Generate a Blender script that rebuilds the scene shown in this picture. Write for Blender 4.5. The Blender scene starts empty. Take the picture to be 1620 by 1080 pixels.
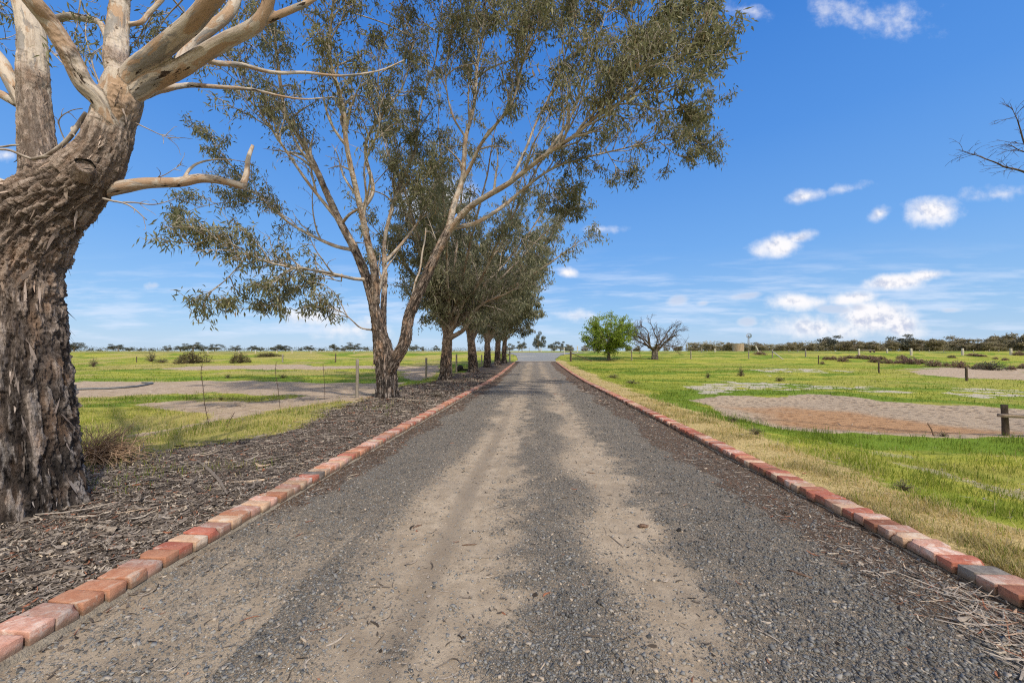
import bpy, math, random
import numpy as np
from mathutils import Vector, Matrix

rng = np.random.default_rng(7)
random.seed(7)
scene = bpy.context.scene
COL = scene.collection
R = math.radians

# ------------------------------------------------------------------ numeric helpers
def _h(ix, iy, iz, seed):
    with np.errstate(over='ignore'):
        n = (ix.astype(np.uint32) * np.uint32(374761393) + iy.astype(np.uint32) * np.uint32(668265263)
             + iz.astype(np.uint32) * np.uint32(2147483647) + np.uint32((seed * 974634777) & 0xffffffff))
        n = (n ^ (n >> np.uint32(13))) * np.uint32(1274126177)
        n = n ^ (n >> np.uint32(16))
        n = n * np.uint32(2246822519)
        n = n ^ (n >> np.uint32(15))
    return n.astype(np.float64) / 4294967295.0 * 2 - 1

def vnoise(p, seed=0):
    i = np.floor(p).astype(np.int64)
    f = p - i
    f = f * f * f * (f * (f * 6 - 15) + 10)
    r = 0
    for dx in (0, 1):
        wx = f[:, 0] if dx else 1 - f[:, 0]
        for dy in (0, 1):
            wy = f[:, 1] if dy else 1 - f[:, 1]
            for dz in (0, 1):
                wz = f[:, 2] if dz else 1 - f[:, 2]
                r = r + wx * wy * wz * _h(i[:, 0] + dx, i[:, 1] + dy, i[:, 2] + dz, seed)
    return r

def fbm(p, oct=4, seed=0, gain=.5, lac=2.03):
    a, s, r = 1.0, 0.0, 0
    for k in range(oct):
        r = r + a * vnoise(p, seed + k * 17)
        s += a
        a *= gain
        p = p * lac + 11.3
    return r / s

def n2(x, y, sc, oct=3, seed=0, sy=None):
    x = np.asarray(x, float); y = np.asarray(y, float)
    p = np.stack([x.ravel() * sc, y.ravel() * (sy or sc), np.zeros(x.size)], 1)
    return fbm(p, oct, seed).reshape(x.shape)

def ss(a, b, x):
    t = np.clip((x - a) / (b - a), 0, 1)
    return t * t * (3 - 2 * t)

def unit(v):
    v = np.asarray(v, float)
    return v / (np.linalg.norm(v, axis=-1, keepdims=True) + 1e-9)

def sdf_poly(x, y, poly):
    """signed distance, negative inside"""
    d = np.full(x.shape, 1e18); inside = np.zeros(x.shape, bool)
    n = len(poly)
    for i in range(n):
        ax, ay = poly[i]; bx, by = poly[(i + 1) % n]
        ex, ey = bx - ax, by - ay
        wx, wy = x - ax, y - ay
        t = np.clip((wx * ex + wy * ey) / (ex * ex + ey * ey + 1e-12), 0, 1)
        d = np.minimum(d, (wx - ex * t) ** 2 + (wy - ey * t) ** 2)
        c = ((ay <= y) & (by > y)) | ((by <= y) & (ay > y))
        with np.errstate(divide='ignore', invalid='ignore'):
            xi = ax + (y - ay) / (ey if ey != 0 else 1e-12) * ex
        inside ^= c & (x < xi)
    d = np.sqrt(d)
    return np.where(inside, -d, d)

# ------------------------------------------------------------------ camera (13 mm, eye 1.49 m above the drive)
EYE = np.array([0.0, 0.0, 1.49]); FPX = 585.0
YAW, PITCH = math.atan(36 / 585), math.atan(15 / 585)
cam_d = bpy.data.cameras.new('camera'); cam = bpy.data.objects.new('camera', cam_d); COL.objects.link(cam)
cam.location = EYE; cam.rotation_euler = (math.pi / 2 + PITCH, 0, YAW)
cam_d.lens = FPX * 36 / 1620; cam_d.sensor_width = 36; cam_d.clip_end = 6000; cam_d.clip_start = .05
scene.cycles.max_bounces = 4; scene.cycles.diffuse_bounces = 2; scene.cycles.glossy_bounces = 1; scene.cycles.transmission_bounces = 2; scene.cycles.adaptive_threshold = .015; scene.cycles.use_denoising = False; scene.cycles.filter_width = 1.15
scene.camera = cam
_M = np.array(cam.rotation_euler.to_matrix())

def ray(px, py):
    return _M @ np.array([(px - 810) / FPX, (540 - py) / FPX, -1.0])

def at(px, py, depth):
    return EYE + ray(px, py) * depth

# ------------------------------------------------------------------ terrain height
_ty = np.arange(-150, 400, .25)
_tz = np.interp(_ty, [-150, 0, 10, 22, 30, 40, 50, 57, 64, 72, 80, 200, 400],
                [.6, 0, -.154, -.335, -.335, -.22, -.07, .10, .55, 1.15, 1.18, 1.15, 1.15])
_k = np.exp(-np.linspace(-2, 2, 17) ** 2); _k /= _k.sum()
_tz = np.convolve(np.pad(_tz, 8, mode='edge'), _k, mode='valid')
def prof(y):
    return np.interp(y, _ty, _tz)

XL, XR, BW = -2.61, 2.90, .23
END = 50.4

def apron_half(y):
    """left and right edge of the paved apron up to the crossing road"""
    l = np.interp(y, [50, 54, 58, 66, 70, 74], [-2.7, -2.7, -2.6, -3.4, -5.2, -12])
    r = np.interp(y, [50, 54, 58, 66, 70, 74], [3.0, 3.0, 3.2, 4.6, 7.0, 14])
    return l, r

POND = None
def H(x, y):
    x = np.asarray(x, float); y = np.asarray(y, float)
    z = prof(y)
    near = 1 - ss(45, 62, y)
    z = z + .045 - .28 * ss(3.7, 6.8, x) * near - .2 * ss(5.8, 8.5, -x) * near
    amp = .03 + .10 * ss(8, 40, np.hypot(x, y)) + .05 * ss(80, 250, np.hypot(x, y))
    quiet = ss(3.2, 5.5, np.maximum(x, -x - .0)) if True else 1
    quiet = np.where(y > 48, ss(4, 14, np.abs(x)), quiet)
    z = z + amp * quiet * n2(x, y, .16, 3, 3) + .012 * quiet * n2(x, y, 2.2, 2, 4)
    z = z + .12 * ss(20, 70, x) * ss(60, 110, y)
    if POND is not None:
        z = z - .16 * (1 - ss(-1.6, .2, sdf_poly(x, y, POND)))
    # sunk under the drive
    ind = ss(XL - BW - .02, XL - .02, x) * (1 - ss(XR + .02, XR + BW + .02, x)) * (y < END + 1)
    z = z - .13 * ind
    l, r = apron_half(y)
    ia = ss(-.6, .3, x - l) * ss(-.6, .3, r - x) * (y >= END + 1) * (y < 74)
    z = z - .09 * ia
    z = z - .06 * ss(71, 73, y) * (1 - ss(80, 82, y)) * (np.abs(x) < 400)
    return z

def gnd(px, py):
    d = ray(px, py)
    t = np.concatenate([np.arange(1, 120, .05), np.arange(120, 1500, 1.0)])
    P = EYE[None] + d[None] * t[:, None]
    below = P[:, 2] < H(P[:, 0], P[:, 1])
    k = np.argmax(below) if below.any() else len(t) - 1
    p = P[k].copy(); p[2] = float(H(p[0], p[1]))
    return p

def gpoly(pts):
    return [tuple(gnd(a, b)[:2]) for a, b in pts]

POND_ = gpoly([(1100, 634), (1140, 626), (1288, 623), (1407, 634), (1500, 638), (1584, 644), (1700, 652), (1760, 690), (1620, 692), (1466, 688), (1318, 683), (1229, 676), (1150, 658)])
RUST = gpoly([(1195, 641), (1270, 641), (1347, 645), (1466, 658), (1560, 674), (1500, 682), (1407, 682), (1318, 673), (1229, 661)])
BARE = [gpoly(q) for q in (
    [(60, 604), (126, 603), (242, 604), (346, 602), (480, 606), (560, 606), (640, 604), (600, 622), (470, 626), (400, 624), (330, 621), (230, 625), (120, 628), (40, 626)],
    [(240, 638), (300, 634), (400, 634), (520, 622), (600, 622), (560, 634), (430, 650), (330, 655), (256, 650)],
    [(200, 690), (320, 668), (325, 655), (410, 644), (440, 652), (360, 664), (230, 690)],
    [(630, 580), (690, 578), (700, 590), (664, 602), (630, 598)],
    [(224, 584), (330, 578), (440, 577), (640, 579), (640, 585), (440, 584), (330, 586)],
    [(1436, 584), (1500, 581), (1640, 583), (1680, 600), (1560, 599), (1470, 594)])]
SALT = [gpoly(q) for q in (
    [(1100, 612), (1160, 604), (1240, 607), (1330, 612), (1300, 618), (1200, 616), (1110, 622)],
    [(1341, 611), (1424, 614), (1420, 620), (1350, 617)],
    [(1500, 613), (1560, 612), (1640, 618), (1680, 632), (1600, 634), (1530, 626)],
    [(1190, 585), (1240, 583), (1340, 584), (1330, 588), (1220, 588)],
    [(1220, 592), (1240, 591), (1238, 594), (1222, 594)])]
POND = POND_

def edge(x, y, polys, w=.35, nsc=.9, namp=.55, seed=21):
    d = np.full(x.shape, 1e9)
    for p in polys:
        d = np.minimum(d, sdf_poly(x, y, p))
    r = np.hypot(x, y)
    k = np.clip(r / 12, .5, 4)
    d = d + namp * k * n2(x, y, nsc / 1.5, 4, seed)
    return 1 - ss(-w * k, w * k, d)

def zones(x, y):
    x = np.asarray(x, float); y = np.asarray(y, float)
    n1 = n2(x, y, .45, 4, 31); nb = n2(x, y, 1.6, 3, 32)
    bare = edge(x, y, BARE)
    pond = edge(x, y, [POND_], .25, .7, .5, 22)
    rust = edge(x, y, [RUST], 1.2, .5, .7, 23)
    salt = edge(x, y, SALT, .3, .8, .9, 24) * ss(-.25, .2, n2(x, y, .9, 3, 25, 2.2))
    edge_l = np.interp(y, [0, 3, 5, 7, 10, 13, 20, 30, 50], [-8, -6.8, -5.6, -4.7, -5.2, -5.6, -6.0, -6.0, -5.4])
    litter = ss(-.5, .35, x - edge_l + .9 * n1) * (x < -2.0) * (1 - ss(48, 52, y))
    dryr = (1 - ss(3.75, 5.0, x + .8 * n1 + .25 * nb)) * (x > 2.5) * (1 - ss(52, 60, y))
    dryl = ss(-.5, .5, n2(x, y, .22, 3, 40) + .5 * (1 - ss(6, 11, -x)) * ss(-.3, .2, -(y - 16) / 10)) * (x < 0)
    dead = (1 - ss(.15, .95, np.abs(x - (6.3 - .03 * y) + .6 * n1))) * ss(-.1, .3, nb) * (x > 0) * (1 - ss(5, 9, y)) 
    yellow = ss(-.25, .35, n2(x, y, .11, 4, 44, .2))
    lush = ss(.02, .34, n2(x, y, .20, 4, 51, .42)) 
    band = 1 - ss(.2, 1.7, np.abs(sdf_poly(x, y, POND_) - .9) + .8 * n1)
    lush = np.maximum(lush, band * (x > 0))
    return dict(bare=bare, pond=pond, rust=rust, salt=salt, litter=litter, dryr=dryr, dryl=dryl, dead=dead, yellow=yellow, lush=lush)

# ------------------------------------------------------------------ mesh helpers
def mesh(name, V, F, attrs=None, mat=None, smooth=False, parent=None, mats=None, midx=None):
    """F: list of (n,k) int arrays"""
    V = np.asarray(V, np.float32)
    if not isinstance(F, (list, tuple)): F = [F]
    F = [np.asarray(f, np.int32) for f in F if len(f)]
    me = bpy.data.meshes.new(name)
    me.vertices.add(len(V)); me.vertices.foreach_set('co', V.ravel())
    loops = np.concatenate([f.ravel() for f in F])
    tot = np.concatenate([np.full(len(f), f.shape[1], np.int32) for f in F])
    st = np.concatenate([[0], np.cumsum(tot)[:-1]]).astype(np.int32)
    me.loops.add(len(loops)); me.loops.foreach_set('vertex_index', loops)
    me.polygons.add(len(tot)); me.polygons.foreach_set('loop_start', st); me.polygons.foreach_set('loop_total', tot)
    if smooth: me.polygons.foreach_set('use_smooth', np.ones(len(tot), bool))
    if midx is not None: me.polygons.foreach_set('material_index', np.asarray(midx, np.int32))
    for k, a in (attrs or {}).items():
        a = np.asarray(a, np.float32)
        if a.ndim == 1:
            at_ = me.attributes.new(k, 'FLOAT', 'POINT'); at_.data.foreach_set('value', a)
        else:
            at_ = me.attributes.new(k, 'FLOAT_VECTOR', 'POINT'); at_.data.foreach_set('vector', a.ravel())
    for m in (mats or ([mat] if mat else [])): me.materials.append(m)
    me.update(calc_edges=True); me.validate()
    o = bpy.data.objects.new(name, me); COL.objects.link(o)
    if parent is not None: o.parent = parent
    return o

def tag(o, label=None, cat=None, group=None, kind=None):
    if label: o['label'] = label
    if cat: o['category'] = cat
    if group: o['group'] = group
    if kind: o['kind'] = kind
    return o

def empty(name, loc, label, cat, group=None, rz=0.0, sc=1.0):
    o = bpy.data.objects.new(name, None); COL.objects.link(o)
    o.location = loc; o.rotation_euler = (0, 0, rz); o.scale = (sc, sc, sc) if np.isscalar(sc) else sc
    o.empty_display_size = .2
    return tag(o, label, cat, group)

def dup(root, loc, rz=0, sc=1.0, label=None, group=None):
    r = root.copy(); COL.objects.link(r)
    r.location = loc; r.rotation_euler = (0, 0, rz); r.scale = (sc, sc, sc) if np.isscalar(sc) else sc
    if label: r['label'] = label
    if group: r['group'] = group
    for ch in list(root.children):
        c = ch.copy(); COL.objects.link(c); c.parent = r
        for g in list(ch.children):
            d = g.copy(); COL.objects.link(d); d.parent = c
    return r

class MB:
    """collects tubes, boxes and faces into one mesh"""
    def __init__(s): s.V = []; s.Q = []; s.T = []; s.n = 0; s.A = {}
    def add(s, V, Q=None, T=None, **att):
        V = np.asarray(V, float)
        s.V.append(V)
        if Q is not None and len(Q): s.Q.append(np.asarray(Q) + s.n)
        if T is not None and len(T): s.T.append(np.asarray(T) + s.n)
        for k, v in att.items(): s.A.setdefault(k, []).append(np.broadcast_to(v, (len(V),) + np.shape(v)[1:]) if np.ndim(v) else np.full(len(V), v))
        s.n += len(V)
    def tube(s, P, rad, sides=8, cap=True, rough=None, tint=None, off=0.0):
        P = np.asarray(P, float); n = len(P); rad = np.broadcast_to(rad, (n,))
        t = np.gradient(P, axis=0); t = unit(t)
        ref = np.array([1., 0, 0]) if abs(t[0][0]) < .8 else np.array([0, 1., 0])
        u = unit(np.cross(t[0], ref)); U = [u]
        for i in range(1, n):
            u = u - t[i] * np.dot(u, t[i]); u = unit(u); U.append(u)
        U = np.array(U); W = np.cross(t, U)
        a = np.linspace(0, 2 * math.pi, sides, endpoint=False)
        V = P[:, None] + rad[:, None, None] * (np.cos(a)[None, :, None] * U[:, None] + np.sin(a)[None, :, None] * W[:, None])
        V = V.reshape(-1, 3)
        i = np.arange(n - 1)[:, None] * sides; j = np.arange(sides)[None]; j2 = (j + 1) % sides
        Q = np.stack([i + j, i + j2, i + sides + j2, i + sides + j], -1).reshape(-1, 4)
        T = None
        sl = np.concatenate([[0], np.cumsum(np.linalg.norm(np.diff(P, axis=0), axis=1))]) + off
        rr = np.repeat(rad, sides)
        bk = np.stack([np.tile(np.cos(a), n) * rr, np.tile(np.sin(a), n) * rr, np.repeat(sl, sides)], 1)
        if cap:
            V = np.vstack([V, P[0], P[-1]])
            c0, c1 = n * sides, n * sides + 1
            jj = np.arange(sides); j2 = (jj + 1) % sides
            T = np.vstack([np.stack([j2, jj, np.full(sides, c0)], 1), np.stack([(n - 1) * sides + jj, (n - 1) * sides + j2, np.full(sides, c1)], 1)])
            bk = np.vstack([bk, [0, 0, sl[0]], [0, 0, sl[-1]]])
        att = dict(bk=bk)
        if rough is not None:
            rg = np.repeat(np.broadcast_to(rough, (n,)), sides)
            if cap: rg = np.concatenate([rg, [rg[0], rg[-1]]])
            att['rough'] = rg
        if tint is not None: att['tint'] = np.full(len(V), tint)
        s.add(V, Q, T, **att)
    def box(s, c, d, rot=None, tint=0.0):
        c = np.asarray(c, float); d = np.asarray(d, float) / 2
        v = np.array([[x, y, z] for x in (-1, 1) for y in (-1, 1) for z in (-1, 1)]) * d
        if rot is not None: v = v @ np.asarray(rot).T
        Q = [[0, 1, 3, 2], [4, 6, 7, 5], [0, 4, 5, 1], [2, 3, 7, 6], [0, 2, 6, 4], [1, 5, 7, 3]]
        s.add(v + c, Q, tint=np.full(8, tint))
    def build(s, name, mat, parent=None, smooth=True, origin=None):
        V = np.vstack(s.V)
        if origin is not None: V = V - np.asarray(origin)
        F = []
        if s.Q: F.append(np.vstack(s.Q))
        if s.T: F.append(np.vstack(s.T))
        at_ = {k: np.concatenate(v) for k, v in s.A.items() if sum(len(q) for q in v) == len(V)}
        return mesh(name, V, F, at_, mat, smooth, parent)

def smoothline(P, per=6):
    P = np.asarray(P, float)
    if len(P) < 3: return np.linspace(P[0], P[-1], per + 1)
    out = []
    Q = np.vstack([2 * P[0] - P[1], P, 2 * P[-1] - P[-2]])
    for i in range(1, len(Q) - 2):
        p0, p1, p2, p3 = Q[i - 1], Q[i], Q[i + 1], Q[i + 2]
        for t in np.linspace(0, 1, per, endpoint=False):
            out.append(.5 * (2 * p1 + (p2 - p0) * t + (2 * p0 - 5 * p1 + 4 * p2 - p3) * t * t + (3 * p1 - p0 - 3 * p2 + p3) * t ** 3))
    out.append(P[-1])
    return np.array(out)

def wiggle(P, amp, freq, seed):
    s = np.concatenate([[0], np.cumsum(np.linalg.norm(np.diff(P, axis=0), axis=1))])
    q = np.stack([s * freq, np.full(len(s), seed * 3.7), np.zeros(len(s))], 1)
    d = np.stack([fbm(q, 2, seed), fbm(q, 2, seed + 5), fbm(q, 2, seed + 9)], 1) * amp
    d *= ss(0, .25, s / (s[-1] + 1e-9))[:, None]
    return P + d

def rotmat(axis, ang):
    return np.array(Matrix.Rotation(ang, 3, Vector(axis)))

# ------------------------------------------------------------------ materials
class NT:
    def __init__(s, name, tree=None):
        if tree is None:
            s.m = bpy.data.materials.new(name); s.m.use_nodes = True; s.t = s.m.node_tree
        else: s.t = tree
        s.t.nodes.clear()
    def n(s, typ, **kw):
        nd = s.t.nodes.new(typ)
        for k, v in kw.items(): setattr(nd, k, v)
        return nd
    def put(s, sock, v):
        if isinstance(v, bpy.types.NodeSocket): s.t.links.new(v, sock)
        elif v is not None:
            if isinstance(v, (tuple, list)) and len(v) == 3 and sock.type == 'RGBA': v = (*v, 1)
            sock.default_value = v
    def pos(s): return s.n('ShaderNodeNewGeometry').outputs['Position']
    def attr(s, name, vec=False):
        a = s.n('ShaderNodeAttribute', attribute_name=name)
        return a.outputs['Vector'] if vec else a.outputs['Fac']
    def scale(s, vec, sc):
        m = s.n('ShaderNodeVectorMath', operation='MULTIPLY'); s.put(m.inputs[0], vec); m.inputs[1].default_value = sc if not np.isscalar(sc) else (sc,) * 3
        return m.outputs[0]
    def noise(s, vec, sc=1, detail=3, rough=.55, dist=0, color=False):
        n = s.n('ShaderNodeTexNoise'); s.put(n.inputs['Vector'], vec); n.inputs['Scale'].default_value = sc
        n.inputs['Detail'].default_value = detail; n.inputs['Roughness'].default_value = rough; n.inputs['Distortion'].default_value = dist
        return n.outputs['Color' if color else 'Fac']
    def voro(s, vec, sc=1, feature='F1', out='Distance', rand=1):
        n = s.n('ShaderNodeTexVoronoi', feature=feature); s.put(n.inputs['Vector'], vec); n.inputs['Scale'].default_value = sc
        n.inputs['Randomness'].default_value = rand
        return n.outputs[out]
    def math(s, op, a, b=None, c=None, clamp=False):
        m = s.n('ShaderNodeMath', operation=op, use_clamp=clamp); s.put(m.inputs[0], a)
        if b is not None: s.put(m.inputs[1], b)
        if c is not None: s.put(m.inputs[2], c)
        return m.outputs[0]
    def sm(s, v, a, b, lo=0., hi=1.):
        m = s.n('ShaderNodeMapRange', interpolation_type='SMOOTHSTEP'); s.put(m.inputs[0], v)
        for i, q in enumerate((a, b, lo, hi)): s.put(m.inputs[1 + i], q)
        return m.outputs[0]
    def ramp(s, f, stops, interp='LINEAR'):
        r = s.n('ShaderNodeValToRGB'); s.put(r.inputs[0], f); cr = r.color_ramp; cr.interpolation = interp
        while len(cr.elements) < len(stops): cr.elements.new(.5)
        for e, (p, c) in zip(cr.elements, stops):
            e.position = p; e.color = (*c, 1) if not np.isscalar(c) else (c, c, c, 1)
        return r.outputs[0]
    def mix(s, f, a, b, mode='MIX'):
        m = s.n('ShaderNodeMix', data_type='RGBA', blend_type=mode)
        s.put(m.inputs[0], f); s.put(m.inputs[6], a); s.put(m.inputs[7], b)
        return m.outputs[2]
    def rgb(s, c):
        r = s.n('ShaderNodeRGB'); r.outputs[0].default_value = (*c, 1); return r.outputs[0]
    def sep(s, v):
        x = s.n('ShaderNodeSeparateXYZ'); s.put(x.inputs[0], v); return x.outputs
    def bump(s, h, strength=.5, dist=.02, normal=None):
        b = s.n('ShaderNodeBump'); s.put(b.inputs['Height'], h); b.inputs['Strength'].default_value = strength; b.inputs['Distance'].default_value = dist
        if normal is not None: s.put(b.inputs['Normal'], normal)
        return b.outputs[0]
    def bsdf(s, col, rough=.9, normal=None, spec=.25, metal=0.0, trans=0.0):
        b = s.n('ShaderNodeBsdfPrincipled'); s.put(b.inputs['Base Color'], col); s.put(b.inputs['Roughness'], rough)
        b.inputs['Specular IOR Level'].default_value = spec; b.inputs['Metallic'].default_value = metal
        if normal is not None: s.put(b.inputs['Normal'], normal)
        out = b.outputs[0]
        if trans:
            t = s.n('ShaderNodeBsdfTranslucent'); s.put(t.inputs[0], col)
            m = s.n('ShaderNodeMixShader'); m.inputs[0].default_value = trans
            s.t.links.new(out, m.inputs[1]); s.t.links.new(t.outputs[0], m.inputs[2]); out = m.outputs[0]
        o = s.n('ShaderNodeOutputMaterial'); s.t.links.new(out, o.inputs[0])
        return s.m

def simple(name, c1, c2, sc=6, rough=.85, bump=.3, metal=0.0, stretch=(1, 1, 1), spec=.25):
    k = NT(name); co = k.n('ShaderNodeTexCoord').outputs['Object']
    v = k.scale(co, stretch)
    f = k.noise(v, sc, 6, .65)
    f2 = k.noise(v, sc * 7, 4, .6)
    c = k.ramp(f, [(.3, c1), (.7, c2)])
    c = k.mix(k.sm(f2, .45, .75, 0., .5), c, tuple(q * .45 for q in c1))
    return k.bsdf(c, rough, k.bump(k.math('ADD', f2, f), bump, .02), spec, metal)

def leafmat(name, stops, trans=.42, rough=.55):
    k = NT(name)
    c = k.ramp(k.attr('tint'), stops)
    n = k.noise(k.pos(), 1.1, 3)
    c = k.mix(k.sm(n, .38, .68, 0., .45), c, tuple(q * .55 for q in stops[0][1]))
    return k.bsdf(c, rough, None, .3, 0, trans)

def bark_mat(name, dark, mid, pale, smooth_a, smooth_b, smooth_c, bs=1.0, lift=.62):
    k = NT(name)
    bk = k.attr('bk', True); rough = k.attr('rough'); pos = k.pos()
    v = k.scale(bk, (1, 1, .26))
    a = k.noise(k.scale(bk, (1, 1, .17)), 15, 10, .7, .8)                       # fissures along the stem
    b = k.noise(v, 55, 6, .7)
    p = k.noise(pos, 2.2, 4, .6)
    hgt = k.attr('ht')
    crack = k.sm(a, .42, .53)
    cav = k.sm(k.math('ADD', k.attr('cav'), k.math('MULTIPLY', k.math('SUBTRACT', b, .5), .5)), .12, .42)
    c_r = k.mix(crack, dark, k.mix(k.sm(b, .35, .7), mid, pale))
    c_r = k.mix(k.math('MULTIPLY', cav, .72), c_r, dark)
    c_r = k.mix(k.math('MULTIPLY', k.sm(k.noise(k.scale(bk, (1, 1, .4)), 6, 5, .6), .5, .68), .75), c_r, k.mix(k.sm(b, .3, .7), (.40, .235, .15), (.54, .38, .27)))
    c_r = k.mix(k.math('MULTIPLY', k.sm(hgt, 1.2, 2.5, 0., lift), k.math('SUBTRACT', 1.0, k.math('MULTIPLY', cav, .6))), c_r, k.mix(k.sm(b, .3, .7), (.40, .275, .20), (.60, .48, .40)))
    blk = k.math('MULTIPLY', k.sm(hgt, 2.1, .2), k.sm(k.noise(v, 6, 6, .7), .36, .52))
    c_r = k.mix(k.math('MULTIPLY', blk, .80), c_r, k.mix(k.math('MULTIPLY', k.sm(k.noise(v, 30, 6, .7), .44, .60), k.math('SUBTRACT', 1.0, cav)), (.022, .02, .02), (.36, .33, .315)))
    q = k.noise(k.scale(bk, (1, 1, .35)), 5.5, 7, .62, .9)
    c_s = k.mix(k.sm(q, .44, .48), smooth_c, smooth_a)
    c_s = k.mix(k.sm(k.noise(k.scale(bk, (1, 1, .3)), 8.5, 6, .6, .6), .51, .56), c_s, smooth_b)
    c_s = k.mix(k.sm(k.noise(k.scale(bk, (1, 1, .12)), 26, 6, .7), .48, .68, 0., .6), c_s, tuple(t * .62 for t in smooth_b))
    c_s = k.mix(k.sm(b, .54, .76, 0., .6), c_s, tuple(t * .35 for t in smooth_b))
    c_s = k.mix(k.sm(k.noise(v, 11, 8, .7), .60, .63), c_s, (.045, .03, .022))
    rm = k.sm(k.math('ADD', rough, k.math('MULTIPLY', k.math('SUBTRACT', p, .5), .9)), .35, .6)
    c = k.mix(rm, c_s, c_r)
    h = k.math('ADD', k.math('MULTIPLY', k.math('MULTIPLY', a, rm), 2.2), k.math('MULTIPLY', b, k.math('ADD', k.math('MULTIPLY', rm, .9), .12)))
    h = k.math('ADD', h, k.math('MULTIPLY', q, .25))
    return k.bsdf(c, .92, k.bump(h, .9 * bs, .05), .15)

M = {}
M['bark'] = bark_mat('gum_bark', (.075, .056, .047), (.40, .325, .28), (.63, .53, .465), (.53, .455, .38), (.43, .295, .20), (.29, .265, .245))
M['bark_mid'] = bark_mat('gum_bark_dark', (.035, .026, .022), (.24, .185, .155), (.47, .385, .33), (.46, .395, .33), (.36, .25, .175), (.25, .23, .215), 1.0, .0)
M['bark2'] = bark_mat('gum_bark_brown', (.02, .015, .013), (.16, .105, .075), (.32, .24, .19), (.42, .36, .30), (.27, .175, .115), (.26, .22, .19))
k = NT('gum_twig'); t = k.noise(k.pos(), 9, 4); M['twig'] = k.bsdf(k.mix(k.sm(t, .35, .65), (.25, .20, .165), (.47, .41, .35)), .85, None, .15)
k = NT('dead_twig'); t = k.noise(k.pos(), 9, 4); M['deadtwig'] = k.bsdf(k.mix(k.sm(t, .35, .65), (.055, .04, .032), (.16, .115, .085)), .9, None, .15)
k = NT('tumbleweed'); t = k.noise(k.pos(), 14, 4); M['tumble'] = k.bsdf(k.mix(k.sm(t, .35, .65), (.26, .165, .105), (.48, .34, .23)), .9, None, .15)
M['gumleaf'] = leafmat('gum_leaf', [(0, (.115, .125, .062)), (.35, (.215, .215, .11)), (.75, (.31, .295, .16)), (.93, (.40, .36, .20)), (1, (.38, .25, .13))])
M['gumleaf2'] = leafmat('gum_leaf_grey', [(0, (.13, .14, .08)), (.4, (.245, .25, .145)), (.8, (.35, .335, .21)), (1, (.43, .37, .24))])
M['greenleaf'] = leafmat('bright_leaf', [(0, (.11, .17, .02)), (.5, (.25, .36, .035)), (1, (.44, .52, .08))], .45)
M['farleaf'] = leafmat('far_gum_leaf', [(0, (.06, .07, .058)), (.5, (.16, .17, .13)), (1, (.30, .29, .21))], .2)
M['farleaf2'] = leafmat('far_gum_leaf_olive', [(0, (.13, .115, .07)), (.5, (.34, .29, .17)), (1, (.56, .47, .28))], .35)
M['bushleaf'] = leafmat('saltbush', [(0, (.13, .075, .055)), (.5, (.28, .17, .13)), (1, (.42, .29, .22))], .1)
M['weedleaf'] = leafmat('weed', [(0, (.05, .06, .03)), (.5, (.13, .13, .08)), (1, (.28, .26, .18))], .2)
M['oliveleaf'] = leafmat('olive_shrub', [(0, (.07, .055, .025)), (.5, (.15, .125, .055)), (1, (.26, .20, .10))], .15)
M['grassblade'] = leafmat('grass_blade', [(0, (.10, .15, .014)), (.3, (.21, .29, .026)), (.5, (.35, .37, .048)), (.62, (.46, .40, .085)), (.8, (.66, .50, .22)), (1, (.76, .62, .36))], .5, .7)
M['postgrey'] = simple('weathered_post', (.17, .145, .12), (.36, .32, .27), 5, .9, .5, 0, (3, 3, .4))
M['postpale'] = simple('pale_post', (.42, .38, .31), (.62, .57, .48), 5, .9, .4, 0, (3, 3, .4))
M['postdark'] = simple('dark_post', (.055, .04, .03), (.15, .11, .08), 5, .9, .5, 0, (3, 3, .4))
M['rail'] = simple('rail_timber', (.30, .20, .13), (.52, .42, .31), 5, .9, .5, 0, (.4, 3, 3))
M['steel'] = simple('rusty_steel', (.055, .04, .035), (.15, .10, .075), 20, .7, .2, .5)
M['galv'] = simple('galvanised_steel', (.42, .43, .44), (.60, .61, .62), 12, .45, .1, .7)
M['rusttank'] = simple('rusty_tank', (.30, .18, .10), (.46, .41, .33), 1.2, .7, .3, .2, (2, 2, .6))
M['poly'] = simple('poly_pipe', (.10, .105, .11), (.20, .21, .22), 8, .6, .1)
M['chip'] = simple('bark_chip', (.10, .06, .04), (.26, .17, .12), 20, .9, .5)
M['burnt'] = simple('burnt_wood', (.012, .011, .011), (.05, .045, .042), 15, .9, .6)
M['mortar'] = simple('mortar', (.22, .18, .135), (.40, .34, .26), 14, .95, .9)

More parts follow.
